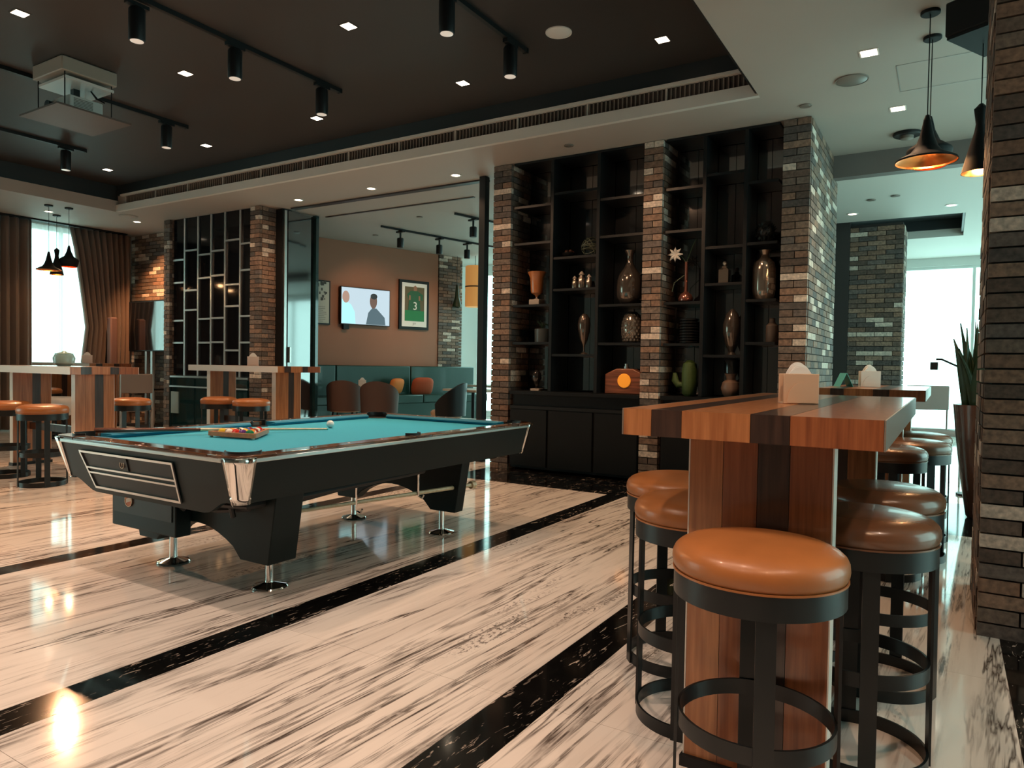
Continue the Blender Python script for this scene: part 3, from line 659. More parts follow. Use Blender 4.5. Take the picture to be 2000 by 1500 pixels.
# ---------------------------------------------------------------- ceiling fittings
def can_track(label, x, y0, y1):
    t = thing('lighting_track', label, 'track', (x, y0, 4.12)); bx('rail', -.02, .02, 0, y1-y0, -.04, -.001, 'black', t, smooth=False)
    bx('end_cap', -.024, .024, y1-y0, y1-y0+.02, -.045, -.001, 'black', t, smooth=False)
can_track('black lighting track on the dark ceiling nearest the right, above the pool table', -3.33, 3.2, 5.55)
can_track('long black lighting track second from the right on the dark ceiling', -5.5, 1.2, 5.4)
can_track('black lighting track third from the right, passing the projector', -7.98, 1.6, 5.3)
can_track('farthest left black lighting track on the dark ceiling', -10.13, 2.4, 5.22)
def can(label, x, y, rx=0, ry=0):
    t = thing('track_spotlight', label, 'spotlight', (x, y, 4.079))
    bx('adapter', -.024, .024, -.09, .09, -.03, -.001, 'black', t)
    b = bm_new(); lathe(b, [(.058, -.30), (.062, -.29), (.062, -.06), (.055, -.045), (.015, -.04), (.015, -.03)], seg=24); h = obj('can', b, 'black', t)
    b = bm_new(); lathe(b, [(.0, -.302), (.045, -.302), (.05, -.3005)], seg=20, cap=False); obj('lens', b, 'lensdim', h)
for lb, x, y in (('black can spotlight at the top left, on the second track from the right', -5.55, 3.26), ('middle black can spotlight on the second track from the right', -5.5, 4.13),
                 ('last black can spotlight on the second track from the right', -5.5, 5.16), ('black can spotlight at the end of the rightmost track', -3.33, 5.3),
                 ('black can spotlight cut by the top edge on the rightmost track', -3.33, 4.38), ('black can spotlight right of the projector on the third track', -7.98, 5.05), ('black can spotlight on the farthest left track', -10.13, 4.98)):
    can(lb, x, y)
def downlight_sq(label, x, y, z=4.12, s=.05):
    t = thing('downlight', label, 'downlight', (x, y, z)); b = bm_new(); box(b, -s-.012, s+.012, -s-.012, s+.012, -.004, -.0005); obj('trim', b, 'dark' if z > 4 else 'white', t, smooth=False)
    bx('lens', -s, s, -s, s, -.006, -.0042, 'lens', t, smooth=False)
for lb, (x, y) in zip(('square downlight at the top left corner of the dark ceiling', 'square downlight right of the projector and left of the second track', 'square downlight past the far end of the second track',
                       'square downlight near the top centre between two tracks', 'square downlight in front of the air grille at centre', 'square downlight at the right corner of the dark ceiling',
                       'square downlight between the projector track and the grille', 'square downlight farthest left near the recess corner'), DOWN_DARK): downlight_sq(lb, x, y)
downlight_sq('nearer square downlight in the pale right ceiling', -.58, 6.08, ZC, .055); downlight_sq('farther square downlight in the pale right ceiling', -.46, 7.49, ZC, .055)
def downlight_rd(label, x, y, z=ZC, r=.055):
    t = thing('downlight', label, 'downlight', (x, y, z)); b = bm_new(); hoop(b, r, r+.02, -.006, -.0005, seg=28); obj('trim', b, 'white', t)
    b = bm_new(); lathe(b, [(r-.002, -.004), (r-.002, -.001)], seg=24); obj('lens', b, 'lens', t)
for lb, (x, y) in zip(('round downlight over the folded glass door', 'round downlight over the middle of the doorway', 'round downlight nearest the tall shelving', 'round downlight above the orange brick wall'), DOWN_SOFF[:4]): downlight_rd(lb, x, y)
downlight_rd('round downlight in the far white ceiling at right', -.02, 11.0, Z2); downlight_rd('round downlight over the dark wall panel in the far ceiling', -1.2, 11.0, Z2)
downlight_rd('round downlight above the three small pendants at left', -12.75, 6.0)
def ceil_disc(label, x, y, z, r, m, cat='speaker', name='ceiling_speaker'):
    b = bm_new(); lathe(b, [(r*.9, -.012), (r, -.006), (r, -.001)], seg=30); t = thing(name, label, cat, (x, y, z)); obj('grille', b, m, t)
    b = bm_new(); hoop(b, r, r+.008, -.010, -.001); obj('rim', b, m, t)
ceil_disc('white round ceiling speaker in the dark ceiling', -2.92, 5.42, 4.12, .105, 'white'); ceil_disc('grey round ceiling speaker in the pale right ceiling', -.75, 6.57, ZC, .12, 'lamg')
ceil_disc('flat round vent on the left soffit beside the brick wall', -11.9, 6.85, ZC, .14, 'ceil', 'vent', 'ceiling_vent')
for lb, x, y, z in (('small sprinkler disc on the soffit above the tall shelving', -3.62, 7.0, ZC), ('small sprinkler disc on the pale ceiling by the deep brick pillar', -1.18, 7.0, ZC),
                    ('small smoke detector disc in the far white ceiling', -.9, 10.2, Z2), ('small disc beside the far smoke detector', -.62, 10.1, Z2), ('small dark disc on the side room ceiling', -7.5, 9.2, ZC), ('flat dark disc over the side room television', -9.3, 10.1, ZC)):
    ceil_disc(lb, x, y, z, .045, 'lamg', 'detector', 'ceiling_disc')
t = thing('smoke_detector', 'dark smoke detector hanging before the bulkhead', 'detector', (-.42, 8.3, ZC)); b = bm_new(); lathe(b, [(.12, -.03), (.13, -.02), (.13, -.001)], seg=26); obj('plate', b, 'black', t)
b = bm_new(); lathe(b, [(.03, -.07), (.06, -.06), (.06, -.031)], seg=20); obj('sensor', b, 'lamg', t)
b = bm_new()
for (a, c, d, e) in ((-.42, .42, 6.44, 6.448), (-.42, .42, 7.05, 7.058), (-.42, -.412, 6.44, 7.058)): box(b, a, c, d, e, ZC-.002, ZC-.0005)
tag(obj('ceiling_hatch', b, 'lamg', smooth=False), 'faint square access hatch outline behind the pendant cords', 'hatch')
# projector on its lift
pj = thing('projector_lift', 'white projector on a motorised ceiling lift over the dark ceiling', 'projector', (-7.45, 3.75, 3.62))
def pb(n, x0, x1, y0, y1, z0, z1, m, par=pj, **k): return bx(n, x0, x1, y0, y1, z0, z1, m, par, **k)
pb('bottom_panel', -.36, .36, -.34, .36, -.0, .018, mat('lift_panel', (.075, .052, .042), .5), smooth=False)
pb('upper_box', -.28, .28, -.26, .26, .36, .497, 'projb', bevel=.01)
pb('lift_plate', -.26, .26, -.22, .24, .30, .325, 'proj')
pb('mount_pole', -.03, .03, -.03, .03, .19, .30, 'black')
pr_ = pb('projector_body', -.21, .21, -.16, .16, .045, .175, 'proj', bevel=.012)
b = bm_new(); bmesh.ops.create_cone(b, cap_ends=True, segments=24, radius1=.045, radius2=.05, depth=.05, matrix=Matrix.Translation((-.12, -.18, .11)) @ Matrix.Rotation(PI/2, 4, 'X')); obj('lens_barrel', b, 'black', pr_)
b = bm_new()
for i in range(7): box(b, .2105, .214, -.12, .06, .06+i*.014, .067+i*.014)
obj('vent_slot', b, 'lamg', pr_, smooth=False)
for sx in (-1, 1):
    for sy in (-1, 1):
        b = bm_new(); tube(b, [(sx*.25, sy*.22, .019), (sx*.25, sy*.22, .36)], .006, 6); obj('rod', b, 'black', pj)
b = bm_new(); tube(b, [(.1, .1, .30), (.16, .12, .22), (.2, .05, .26), (.22, .1, .20), (.26, .15, .17)], .007, 6); obj('cable', b, 'black', pj)
# hanging black box top right
t = thing('hanging_loudspeaker', 'black box hung from the ceiling against the near brick pillar', 'loudspeaker', (.30, 5.5, 3.43), rad(-28))
bx('cabinet', -.30, .30, -.24, .24, .0, .22, 'matte', t, bevel=.01); bx('lower_lip', -.29, .29, -.23, .23, -.02, -.001, 'matte', t, smooth=False)
bx('bracket', -.05, .05, -.05, .05, .221, .259, 'black', t)
# pendants
def canopy(t, h): b = bm_new(); lathe(b, [(.055, h-.022), (.06, h-.018), (.06, h-.001)], seg=24); obj('canopy', b, 'matte', t)
def cord(t, z0, h, r=.004): b = bm_new(); tube(b, [(0, 0, z0), (0, 0, h)], r, 6); obj('cord', b, 'black', t)
def shade(t, prof, outer='matte'):
    b = bm_new(); lathe(b, prof, seg=36, cap=False); obj('shade', b, outer, t)
    b = bm_new(); lathe(b, [(max(r-.004, .002), z+.001) for r, z in prof], seg=36, cap=False); obj('copper_lining', b, 'copper', t)
def bulb(t, z, watt=12):
    b = bm_new(); sphere(b, (0, 0, z), .035, 14, 10); obj('bulb', b, 'bulb', t)
    l = lamp('pendant_glow', 'POINT', (t.location.x, t.location.y, t.location.z+z-.06), watt, (1, .55, .25), shadow_soft_size=.04)
WIDE = [(.190, 0), (.188, .012), (.15, .035), (.10, .06), (.07, .10), (.045, .17), (.028, .25), (.022, .285)]
FAT = [(.115, 0), (.125, .01), (.14, .06), (.15, .11), (.145, .125), (.07, .18), (.035, .26), (.02, .33)]
TALL = [(.105, 0), (.098, .03), (.07, .14), (.035, .27), (.028, .32), (.038, .40), (.04, .42)]
def pendant(label, x, y, zb, prof, top=ZC, s=1.0, name='pendant_lamp', w_=12):
    t = thing(name, label, 'lamp', (x, y, zb)); pr = [(r*s, z*s) for r, z in prof]; shade(t, pr); cord(t, pr[-1][1], top-zb-.02)
    if top == ZC: canopy(t, top-zb)
    b = bm_new(); lathe(b, [(pr[-1][0]+.002, pr[-1][1]-.004), (.012, pr[-1][1]+.03)], seg=14); obj('cap', b, 'black', t); bulb(t, .09*s if prof is not FAT else .06, w_); return t
pendant('wide flared black pendant with glowing copper inside over the near bar table', -.165, 5.59, 2.68, WIDE)
pendant('bucket shaped black pendant right behind the wide flared one', -.160, 6.02, 2.755, FAT)
pendant('tall slim black pendant next to the near brick pillar', .14, 5.60, 2.57, TALL, top=3.432)
pendant('small flared pendant in front of the left window', -12.22, 5.75, 2.66, WIDE, s=.92, w_=6)
pendant('small slim cone pendant just behind the flared one at the left window', -12.95, 6.22, 2.68, TALL, s=1.0, w_=6)
pendant('small bucket pendant rightmost of the three at the left window', -12.15, 6.02, 2.74, FAT, s=.95, w_=6)
# ---------------------------------------------------------------- curtains
def curtain(name, label, pts_top, pts_bot, z0, z1, m, amp=.05, nf=9, cat='curtain'):
    b = bm_new(); n = nf*8; zs = [z0+(z1-z0)*k/10 for k in range(11)]; grid = []
    for k, z in enumerate(zs):
        u = k/10; row = []
        for i in range(n+1):
            s = i/n; f = lambda P: P[0]+(P[1]-P[0])*s
            yt, yb = f(pts_top), f(pts_bot(u) if callable(pts_bot) else pts_bot)
            y = yb; row.append(b.verts.new((amp*math.sin(s*nf*2*PI+.4*math.sin(s*17)), y, z)))
        grid.append(row)
    for r0, r1 in zip(grid, grid[1:]):
        for i in range(n): b.faces.new((r0[i], r0[i+1], r1[i+1], r1[i]))
    o = obj(name, b, m, loc=(XW+.22, 0, 0)); md = o.modifiers.new('s', 'SOLIDIFY'); md.thickness = .012; tag(o, label, cat); return o
curtain('curtain', 'brown pleated curtain at the left edge of the photo', (4.3, 6.17), lambda u: (4.3, 6.17), .03, ZC-.03, 'curtain', nf=13)
def tie(u):   # the inner edge is drawn back about waist height
    if u > .5: e = 6.79+.28*max(0, 1-(u-.5)/.5)**.8
    else: e = 6.85+.22*(u/.5)
    return (e, 7.93)
curtain('curtain', 'brown pleated curtain tied back between the window and the brick wall', (6.79, 7.93), tie, .03, ZC-.03, 'curtain', nf=10)
o = curtain('sheer_curtain', 'white sheer curtain across the bright left window', (5.9, 7.2), lambda u: (5.9, 7.2), .05, ZC-.05, 'voile', amp=.025, nf=12); o.location.x = XW+.08
bx_ = bm_new(); box(bx_, XW+.12, XW+.32, 4.2, 7.8, ZC-.028, ZC-.002); tag(obj('curtain_rail', bx_, 'black', smooth=False), 'dark rail holding the brown curtains below the soffit', 'rail')
# tv in the left corner + stand
t = thing('television', 'dark television screen in front of the orange brick wall', 'television', (-12.8, 7.72, 0))
bx('casing', -.55, .62, -.02, .03, 1.42, 2.36, 'black', t, smooth=False); bx('screen', -.53, .60, -.026, -.0205, 1.44, 2.34, 'dglass', t, smooth=False)
bx('stand_post', -.06, -.0, .0, .05, .0, 1.42, 'silver', t); bx('stand_post', .12, .18, .0, .05, .0, 1.42, 'silver', t); bx('stand_base', -.4, .5, -.15, .25, .0, .05, 'black', t); bx('shelf', -.35, .45, -.12, .2, .70, .73, 'black', t)
t = thing('column_speaker', 'slim brownish speaker standing before the tied curtain', 'loudspeaker', (-13.42, 7.42, 0)); bx('cabinet', -.07, .07, -.07, .07, .04, 2.05, mat('mauve_grille', (.16, .09, .08), .7), t, bevel=.03); b = bm_new(); lathe(b, [(.14, 0), (.13, .035)], seg=24); obj('foot', b, 'black', t)
# ---------------------------------------------------------------- bar tables
def bar_table(label, x0, x1, y0, y1, z, along, side_m, edges):
    """along: 'y' boards run along Y (ends face -Y) or 'x' (ends face +X)"""
    L_ = (y1-y0) if along == 'y' else (x1-x0); W_ = (x1-x0) if along == 'y' else (y1-y0)
    t = thing('bar_table', label, 'table', ((x0+x1)/2, (y0+y1)/2, 0), 0 if along == 'y' else rad(90))
    th = .078; hl, hw = L_/2, W_/2; u = -hw
    fr = [.126, .13, .277, .147, .32] if edges == 0 else [.15, .15, .27, .13, .30]; ms = ['wA', 'wC', 'wA', 'wC', 'wB']
    for f, m in zip(fr, ms):
        w2 = f*W_; bx('plank', u+.0008, u+w2-.0008, -hl, hl, z-th, z, m, t, smooth=False); u += w2
    for s in (-1, 1): bx('side_edge', s*hw if s > 0 else -hw-.004, s*hw+.004 if s > 0 else -hw, -hl, hl, z-th, z, side_m, t, smooth=False)
    lw_ = .41; fl = [.25, .25, .22, .28]; ml = ['wA', 'wB', 'wC', 'wB'] if edges == 0 else ['wA', 'wA', 'wC', 'wA']
    for e in (-1, 1):
        yc = e*(hl-.242); u = -lw_/2
        for f, m in zip(fl, ml):
            bx('leg_plank', u+.0008, u+f*lw_-.0008, yc-.035, yc+.035, .035, z-th, m, t, smooth=False); u += f*lw_
        for s in (-1, 1): bx('leg_edge', s*lw_/2 if s > 0 else -lw_/2-.004, s*lw_/2+.004 if s > 0 else -lw_/2, yc-.035, yc+.035, .035, z-th, 'lam', t, smooth=False)
        bx('leg_base', -lw_/2-.01, lw_/2+.01, yc-.05, yc+.05, 0, .034, 'black', t, smooth=False)
    bx('stretcher', -.03, .03, -hl+.23, hl-.23, .42, .50, 'wC', t, smooth=False)
    return t
bar_table('near striped wood bar table on the right with the beige napkin holder', -.82, -.13, 1.97, 3.87, 1.13, 'y', 'lamg', 0)
bar_table('farther striped wood bar table behind the near one on the right', -.82, -.13, 5.65, 7.45, 1.125, 'y', 'lamg', 0)
bar_table('bar table with white edge at the far left beside two stools', -9.5, -7.65, 3.8, 4.52, 1.17, 'x', 'lam', 1)
bar_table('bar table with white edge behind the middle of the pool table', -8.95, -7.13, 6.0, 6.7, 1.20, 'x', 'lam', 1)
bar_table('bar table half hidden behind the far left one, near the window', -13.2, -11.4, 5.95, 6.62, 1.19, 'x', 'lam', 1)
# ---------------------------------------------------------------- stools
def make_stool(label, seatm, loc, rz, h=.78):
    t = thing('bar_stool', label, 'stool', loc, rz)
    b = bm_new(); lathe(b, [(.0, h-.075), (.205, h-.075), (.216, h-.066), (.2225, h-.052), (.2245, h-.038), (.223, h-.024), (.217, h-.011), (.206, h-.001), (.188, h+.008), (.16, h+.0145), (.12, h+.019), (.06, h+.022), (.0, h+.023)], seg=48, cap=False); s = obj('seat', b, seatm, t)
    b = bm_new(); hoop(b, .219, .2225, h-.068, h-.063, seg=48); obj('piping', b, seatm, s)
    b = bm_new(); hoop(b, .205, .219, h-.130, h-.069, seg=48); obj('seat_band', b, 'stool', t)
    b = bm_new(); hoop(b, .196, .203, .290, .335, seg=48); obj('foot_ring', b, 'stool', t)
    b = bm_new(); hoop(b, .198, .206, 0, .045, seg=48); obj('base_ring', b, 'stool', t)
    for i in range(4):
        a = i*PI/2; b = bm_new(); vs = box(b, -.024, .024, -.004, .004, 0, h-.07)
        for v in vs:
            x, y, z = v.co; r = .2075 if z < .1 else .2035; v.co = ((r+y)*math.cos(a)-x*math.sin(a), (r+y)*math.sin(a)+x*math.cos(a), z)
        obj('leg', b, 'stool', t, smooth=False)
    return t
G1 = 'bar stools around the right bar tables'; G2 = 'bar stools at the left bar tables'
def face(x, y, off=0): return math.atan2(-y, -x)+rad(off)
s1 = make_stool('tan leather bar stool standing nearest the camera at the table end', 'leather', (-.418, 1.95, 0), face(-.418, 1.95, 6)); s1['group'] = G1
for lb, x, y, off in (('tan bar stool on the left of the near table, farther back', -.965, 2.95, 20), ('tan bar stool on the left of the near table, just behind the nearest stool', -.75, 2.505, -14)):
    dup(s1, (x, y, 0), face(x, y, off), lb, G1)
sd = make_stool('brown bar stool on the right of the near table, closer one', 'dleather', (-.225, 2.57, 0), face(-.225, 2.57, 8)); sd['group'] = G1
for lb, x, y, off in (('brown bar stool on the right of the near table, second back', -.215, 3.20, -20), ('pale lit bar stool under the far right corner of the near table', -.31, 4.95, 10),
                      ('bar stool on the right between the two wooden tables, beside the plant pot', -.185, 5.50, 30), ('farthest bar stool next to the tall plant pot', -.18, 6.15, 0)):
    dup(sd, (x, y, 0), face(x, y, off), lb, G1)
for lb, x, y, off in (('bar stool in front of the far left bar table, right one', -7.62, 3.53, 10), ('bar stool cut by the left edge of the photo at the far left table', -8.45, 3.57, 40),
                      ('bar stool behind the far left table, right of its leg', -8.35, 4.84, 20), ('left bar stool at the table behind the pool table', -7.95, 5.76, 10), ('right bar stool at the table behind the pool table', -7.32, 5.76, 35),
                      ('bar stool seen under the far left table, by the window', -12.0, 5.6, 0)):
    dup(s1, (x, y, 0), face(x, y, off), lb, G2)
# chairs behind far left table
def simple_chair(label, x, y, rz, m, sh=.46):
    t = thing('dining_chair', label, 'chair', (x, y, 0), rz)
    bx('seat', -.22, .22, -.22, .22, sh-.05, sh, m, t, bevel=.015); bx('backrest', -.22, .22, .19, .22, sh+.22, sh+.50, m, t, bevel=.01)
    for sx in (-1, 1):
        b = bm_new(); tube(b, [(sx*.2, -.2, 0), (sx*.2, -.2, sh-.05)], .012, 8); obj('leg', b, 'silver', t)
        b = bm_new(); tube(b, [(sx*.21, .21, 0), (sx*.21, .215, sh+.5)], .012, 8); obj('leg', b, 'silver', t)
simple_chair('grey backed chair behind the far left bar table', -10.2, 6.0, rad(-120), 'fabgrey', .55)
simple_chair('grey chair with thin black legs beyond the plant pot', -.12, 9.3, rad(20), 'fabgrey', .60)
t = thing('shell_chair', 'white curved shell chair under the far left bar table', 'chair', (-10.9, 5.2, 0), rad(30))
b = bm_new(); lathe(b, [(.05, .42), (.2, .44), (.27, .50), (.30, .60), (.29, .70)], seg=28, cap=False); o = obj('shell', b, 'white', t); o.modifiers.new('s', 'SOLIDIFY').thickness = .012
for i in range(4):
    b = bm_new(); a = PI/4+i*PI/2; tube(b, [(.08*math.cos(a), .08*math.sin(a), .42), (.24*math.cos(a), .24*math.sin(a), 0)], .012, 8); obj('leg', b, 'black', t)
# ---------------------------------------------------------------- napkin holders
def napkin(label, x, y, z, rz, m='beige', s=1.0, pm='paper'):
    t = thing('napkin_holder', label, 'napkin holder', (x, y, z+.0005), rz)
    for sy in (-1, 1):
        b = bm_new(); w_ = .062*s; h = .108*s
        poly = [(-w_, 0), (w_, 0), (w_, h)] + [(-w_, h)]
        prism(b, poly, 'y', sy*.028*s-.003, sy*.028*s+.003)
        o = obj('side_plate', b, m, t, bevel=.002)
        b = bm_new(); n = 18; arc = [(.05*s*math.cos(PI*i/n), .004+.072*s*math.sin(PI*i/n)) for i in range(n+1)]
        prism(b, arc, 'y', sy*.028*s+sy*.0035-.0015, sy*.028*s+sy*.0035+.0015); obj('arch_relief', b, m, t)
    bx('base', -.062*s, .062*s, -.025*s, .025*s, 0, .006*s, m, t)
    b = bm_new(); n = 16
    for k, off in enumerate((-.016, -.005, .006, .017)):
        arc = [((-.05+.1*(.5-.5*math.cos(PI*i/n)))*s*(.8 if k % 2 else 1), (.012+.12*math.sin(PI*i/n)**.5+.006*k)*s) for i in range(n+1)]
        prism(b, arc, 'y', off*s-.004*s, off*s+.004*s)
    obj('napkins', b, pm, t); return t
napkin('beige napkin holder with white napkins on the near bar table', -.46, 2.73, 1.13, rad(28), s=1.0)
napkin('white napkin holder on the farther right bar table', -.54, 6.40, 1.125, rad(20), 'white', 1.2)
napkin('white napkin holder on the table behind the pool table', -7.98, 6.3, 1.20, rad(50), 'white', 1.15)
napkin('white napkin holder on the far left table top', -11.95, 6.2, 1.19, rad(60), 'white', 1.2)
napkin('white napkin holder on the small wooden side room table', -9.22, 9.7, .83, rad(40), 'white', 1.1)
t = thing('table_card', 'small teal folded card beside the napkin holder on the farther right table', 'card', (-.72, 6.30, 1.126), rad(30))
for s in (-1, 1):
    b = bm_new(); prism(b, [(s*.055, 0), (s*.052, 0), (0, .11), (s*.003, .11)], 'y', -.06, .06); obj('card_leaf', b, 'tealw', t, smooth=False)
t = thing('ice_bucket', 'clear glass bowl on the far left bar table', 'bowl', (-8.42, 4.12, 1.171)); b = bm_new(); lathe(b, [(.06, 0), (.10, .03), (.11, .09), (.09, .13), (.086, .13), (.104, .09), (.095, .035), (.05, .008)], seg=24, cap=False); obj('bowl', b, 'clear', t)
b = bm_new(); lathe(b, [(.092, .131), (.09, .14), (.03, .155), (.01, .17)], seg=24); obj('lid', b, 'clear', t)
# ---------------------------------------------------------------- pool table
PT = thing('pool_table', 'large black pool table with teal cloth in the middle of the room', 'pool table', (-3.68, 3.55, 0))
HX, HY = .85, 1.40
bx('playing_cloth', -.76, .76, -1.31, 1.31, .735, .765, 'felt', PT, smooth=False)
bx('underframe', -.70, .70, -1.24, 1.24, .58, .734, 'body', PT, smooth=False)
def cushion_rail(sx, y0, y1):
    b = bm_new(); prism(b, [(sx*.752, .7665), (sx*.70, .7665), (sx*.688, .785), (sx*.70, .793), (sx*.752, .7985)], 'y', y0, y1)
    for v in b.verts:
        if abs(v.co.x) < .74: v.co.y += .035 if v.co.y < (y0+y1)/2 else -.035
    obj('cushion', b, 'cush', PT, smooth=False)
def cushion_end(sy, x0, x1):
    b = bm_new(); prism(b, [(sy*1.302, .7665), (sy*1.25, .7665), (sy*1.238, .785), (sy*1.25, .793), (sy*1.302, .7985)], 'x', x0, x1)
    for v in b.verts:
        if abs(v.co.y) < 1.29: v.co.x += .035 if v.co.x < 0 else -.035
    obj('cushion', b, 'cush', PT, smooth=False)
for sx in (-1, 1):
    for y0, y1 in ((-1.17, -.075), (.075, 1.17)):
        cushion_rail(sx, y0, y1); o = bx('rail', min(sx*.752, sx*.85), max(sx*.752, sx*.85), y0+.0, y1, .768, .80, 'railw', PT, bevel=.006)
        for i in range(3):
            b = bm_new(); y = y0+(y1-y0)*(i+1)/4; lathe(b, [(.007, .8005), (.007, .8015)], cx=sx*.80, cy=y, seg=12); obj('sight', b, 'cream', o)
for sy in (-1, 1):
    cushion_end(sy, -.62, .62); o = bx('rail', -.62, .62, min(sy*1.302, sy*1.40), max(sy*1.302, sy*1.40), .768, .80, 'railw', PT, bevel=.006)
    for i in range(3):
        b = bm_new(); lathe(b, [(.007, .8005), (.007, .8015)], cx=-.31+.31*i, cy=sy*1.35, seg=12); obj('sight', b, 'cream', o)
for sx in (-1, 1):
    for sy in (-1, 1):
        pts = [(.85, 1.171), (.85, 1.32)]+[(.77+.08*math.cos(a), 1.32+.08*math.sin(a)) for a in [PI/2*i/8 for i in range(1, 8)]]+[(.77, 1.40), (.621, 1.40), (.621, 1.31)]
        pts += [(.71+.085*math.cos(a), 1.26+.085*math.sin(a)) for a in [rad(148-208*i/14) for i in range(15)]]+[(.752, 1.171)]
        b = bm_new(); prism(b, [(sx*x, sy*y) for x, y in pts], 'z', .768, .801); obj('corner_rail', b, 'railw', PT, bevel=.004)
        b = bm_new(); lathe(b, [(.0, .70), (.082, .70), (.084, .768), (.0, .768)], cx=sx*.71, cy=sy*1.26, seg=26, cap=False); pk = obj('pocket', b, 'plastd', PT)
        b = bm_new(); n = 16; r0 = [(.71+.088*math.cos(a), 1.26+.088*math.sin(a)) for a in [rad(140-190*i/n) for i in range(n+1)]]; r1 = [(.71+.081*math.cos(a), 1.26+.081*math.sin(a)) for a in [rad(140-190*i/n) for i in range(n+1)]]
        prism(b, [(sx*x, sy*y) for x, y in r0+r1[::-1]], 'z', .7685, .812); obj('pocket_lip', b, 'plastd', pk)
        # chrome corner casting, tapering to the bottom
        b = bm_new(); rows = []
        for k in range(9):
            tt = k/8; z = .79-.235*tt; hx = .862-.062*tt; hy = 1.412-.062*tt; wd = .115-.055*tt; r = .075-.02*tt; row = [(hx, hy-wd), (hx, hy-wd*.8)]
            row += [(hx-r+r*math.cos(PI/2*i/10), hy-r+r*math.sin(PI/2*i/10)) for i in range(11)]+[(hx-wd*.8, hy), (hx-wd, hy)]
            rows.append([b.verts.new((sx*x, sy*y, z)) for x, y in row])
        for p, q in zip(rows, rows[1:]):
            for i in range(len(p)-1): b.faces.new((p[i], p[i+1], q[i+1], q[i]))
        o = obj('corner_casting', b, 'chrome', PT); md = o.modifiers.new('s', 'SOLIDIFY'); md.thickness = .012; md.offset = -1 if sx*sy > 0 else -1
    b = bm_new(); prism(b, [(sx*.85, -.0745), (sx*.85, .0745), (sx*.78, .0745), (sx*.765, .04), (sx*.76, 0), (sx*.765, -.04), (sx*.78, -.0745)], 'z', .768, .801); obj('side_pocket_casting', b, 'railw', PT, bevel=.004)
    b = bm_new(); lathe(b, [(.0, .70), (.058, .70), (.06, .768), (.0, .768)], cx=sx*.735, cy=0, seg=22, cap=False); pk = obj('pocket', b, 'plastd', PT)
    b = bm_new(); n = 14; r0 = [(sx*(.735+.063*math.cos(a)), .063*math.sin(a)) for a in [rad(-85+170*i/n) for i in range(n+1)]]; r1 = [(sx*(.735+.056*math.cos(a)), .056*math.sin(a)) for a in [rad(-85+170*i/n) for i in range(n+1)]]
    prism(b, r0+r1[::-1], 'z', .7685, .812); obj('pocket_lip', b, 'plastd', pk)
    x = sx*.855; bx('rail_trim', min(x-sx*.004, x+sx*.006), max(x-sx*.004, x+sx*.006), -1.30, 1.30, .766, .786, 'silver', PT, bevel=.003)
    b = bm_new(); prism(b, [(sx*.846, .765), (sx*.796, .56), (sx*.766, .56), (sx*.80, .765)], 'y', -1.31, 1.31); obj('side_apron', b, 'body', PT, smooth=False)
for sy in (-1, 1):
    y = sy*1.405; bx('rail_trim', -.74, .74, min(y-sy*.004, y+sy*.006), max(y-sy*.004, y+sy*.006), .766, .786, 'silver', PT, bevel=.003)
    b = bm_new(); n = 40; fr, bk = [], []
    for i in range(n+1):
        x = -.77+1.54*i/n; ax = abs(x); s = min(1, max(0, (.70-ax)/.2)); s = s*s*(3-2*s); zb = .56-.075*s
        cols = []
        for z in (.765, (.765+zb)/2, zb):
            yy = 1.396-(.765-z)*.244; cols.append((z, yy))
        fr.append([b.verts.new((x, sy*yy, z)) for z, yy in cols]); bk.append([b.verts.new((x, sy*(yy-.03), z)) for z, yy in cols])
    for i in range(n):
        for k in range(2):
            b.faces.new((fr[i][k], fr[i+1][k], fr[i+1][k+1], fr[i][k+1])); b.faces.new((bk[i][k], bk[i][k+1], bk[i+1][k+1], bk[i+1][k]))
        b.faces.new((fr[i][2], fr[i+1][2], bk[i+1][2], bk[i][2])); b.faces.new((fr[i][0], bk[i][0], bk[i+1][0], fr[i+1][0]))
    obj('end_apron', b, 'body', PT)
# ball return frame on the near end
yf = lambda z, o=0: -(1.396-(.765-z)*.244)-.004-o
def slab(name, pts, m, d=.006, par=PT, off=0):
    b = bm_new(); A = [b.verts.new((x, yf(z, off), z)) for x, z in pts]; B = [b.verts.new((x, yf(z, off)-d, z)) for x, z in pts]; n = len(pts)
    b.faces.new(A); b.faces.new(B[::-1])
    for i in range(n): b.faces.new((A[i], A[(i+1) % n], B[(i+1) % n], B[i]))
    return obj(name, b, m, par, smooth=False)
br_ = slab('ball_return', [(-.55, .725), (.33, .725), (.33, .52), (-.47, .52)], 'black', .002)
e = .011
for nm_, pts in (('frame_bar', [(-.555, .731), (.336, .731), (.336, .719), (-.55, .719)]), ('frame_bar', [(-.475, .527), (.336, .527), (.336, .514), (-.47, .514)]),
                 ('frame_bar', [(-.555, .72), (-.541, .72), (-.462, .526), (-.476, .526)]), ('frame_bar', [(.324, .72), (.336, .72), (.336, .526), (.324, .526)]),
                 ('frame_bar', [(-.52, .640), (.324, .640), (.324, .630), (-.515, .630)]), ('frame_bar', [(-.51, .612), (.324, .612), (.324, .602), (-.505, .602)])):
    slab(nm_, pts, 'silver', .008, br_, .002)
slab('badge_plate', [(-.18, .715), (-.085, .715), (-.085, .645), (-.18, .645)], 'black', .006, br_, .002)
b = bm_new(); hoop(b, .017, .022, 0, .003, seg=24); o = obj('badge', b, 'bronze', br_, loc=(-.132, yf(.68, .008), .68), rot=(rad(90), 0, 0))
text('B', .026, 'bronze', br_, (-.132, yf(.68, .0095), .68), (rad(90), 0, 0), 'badge_letter')
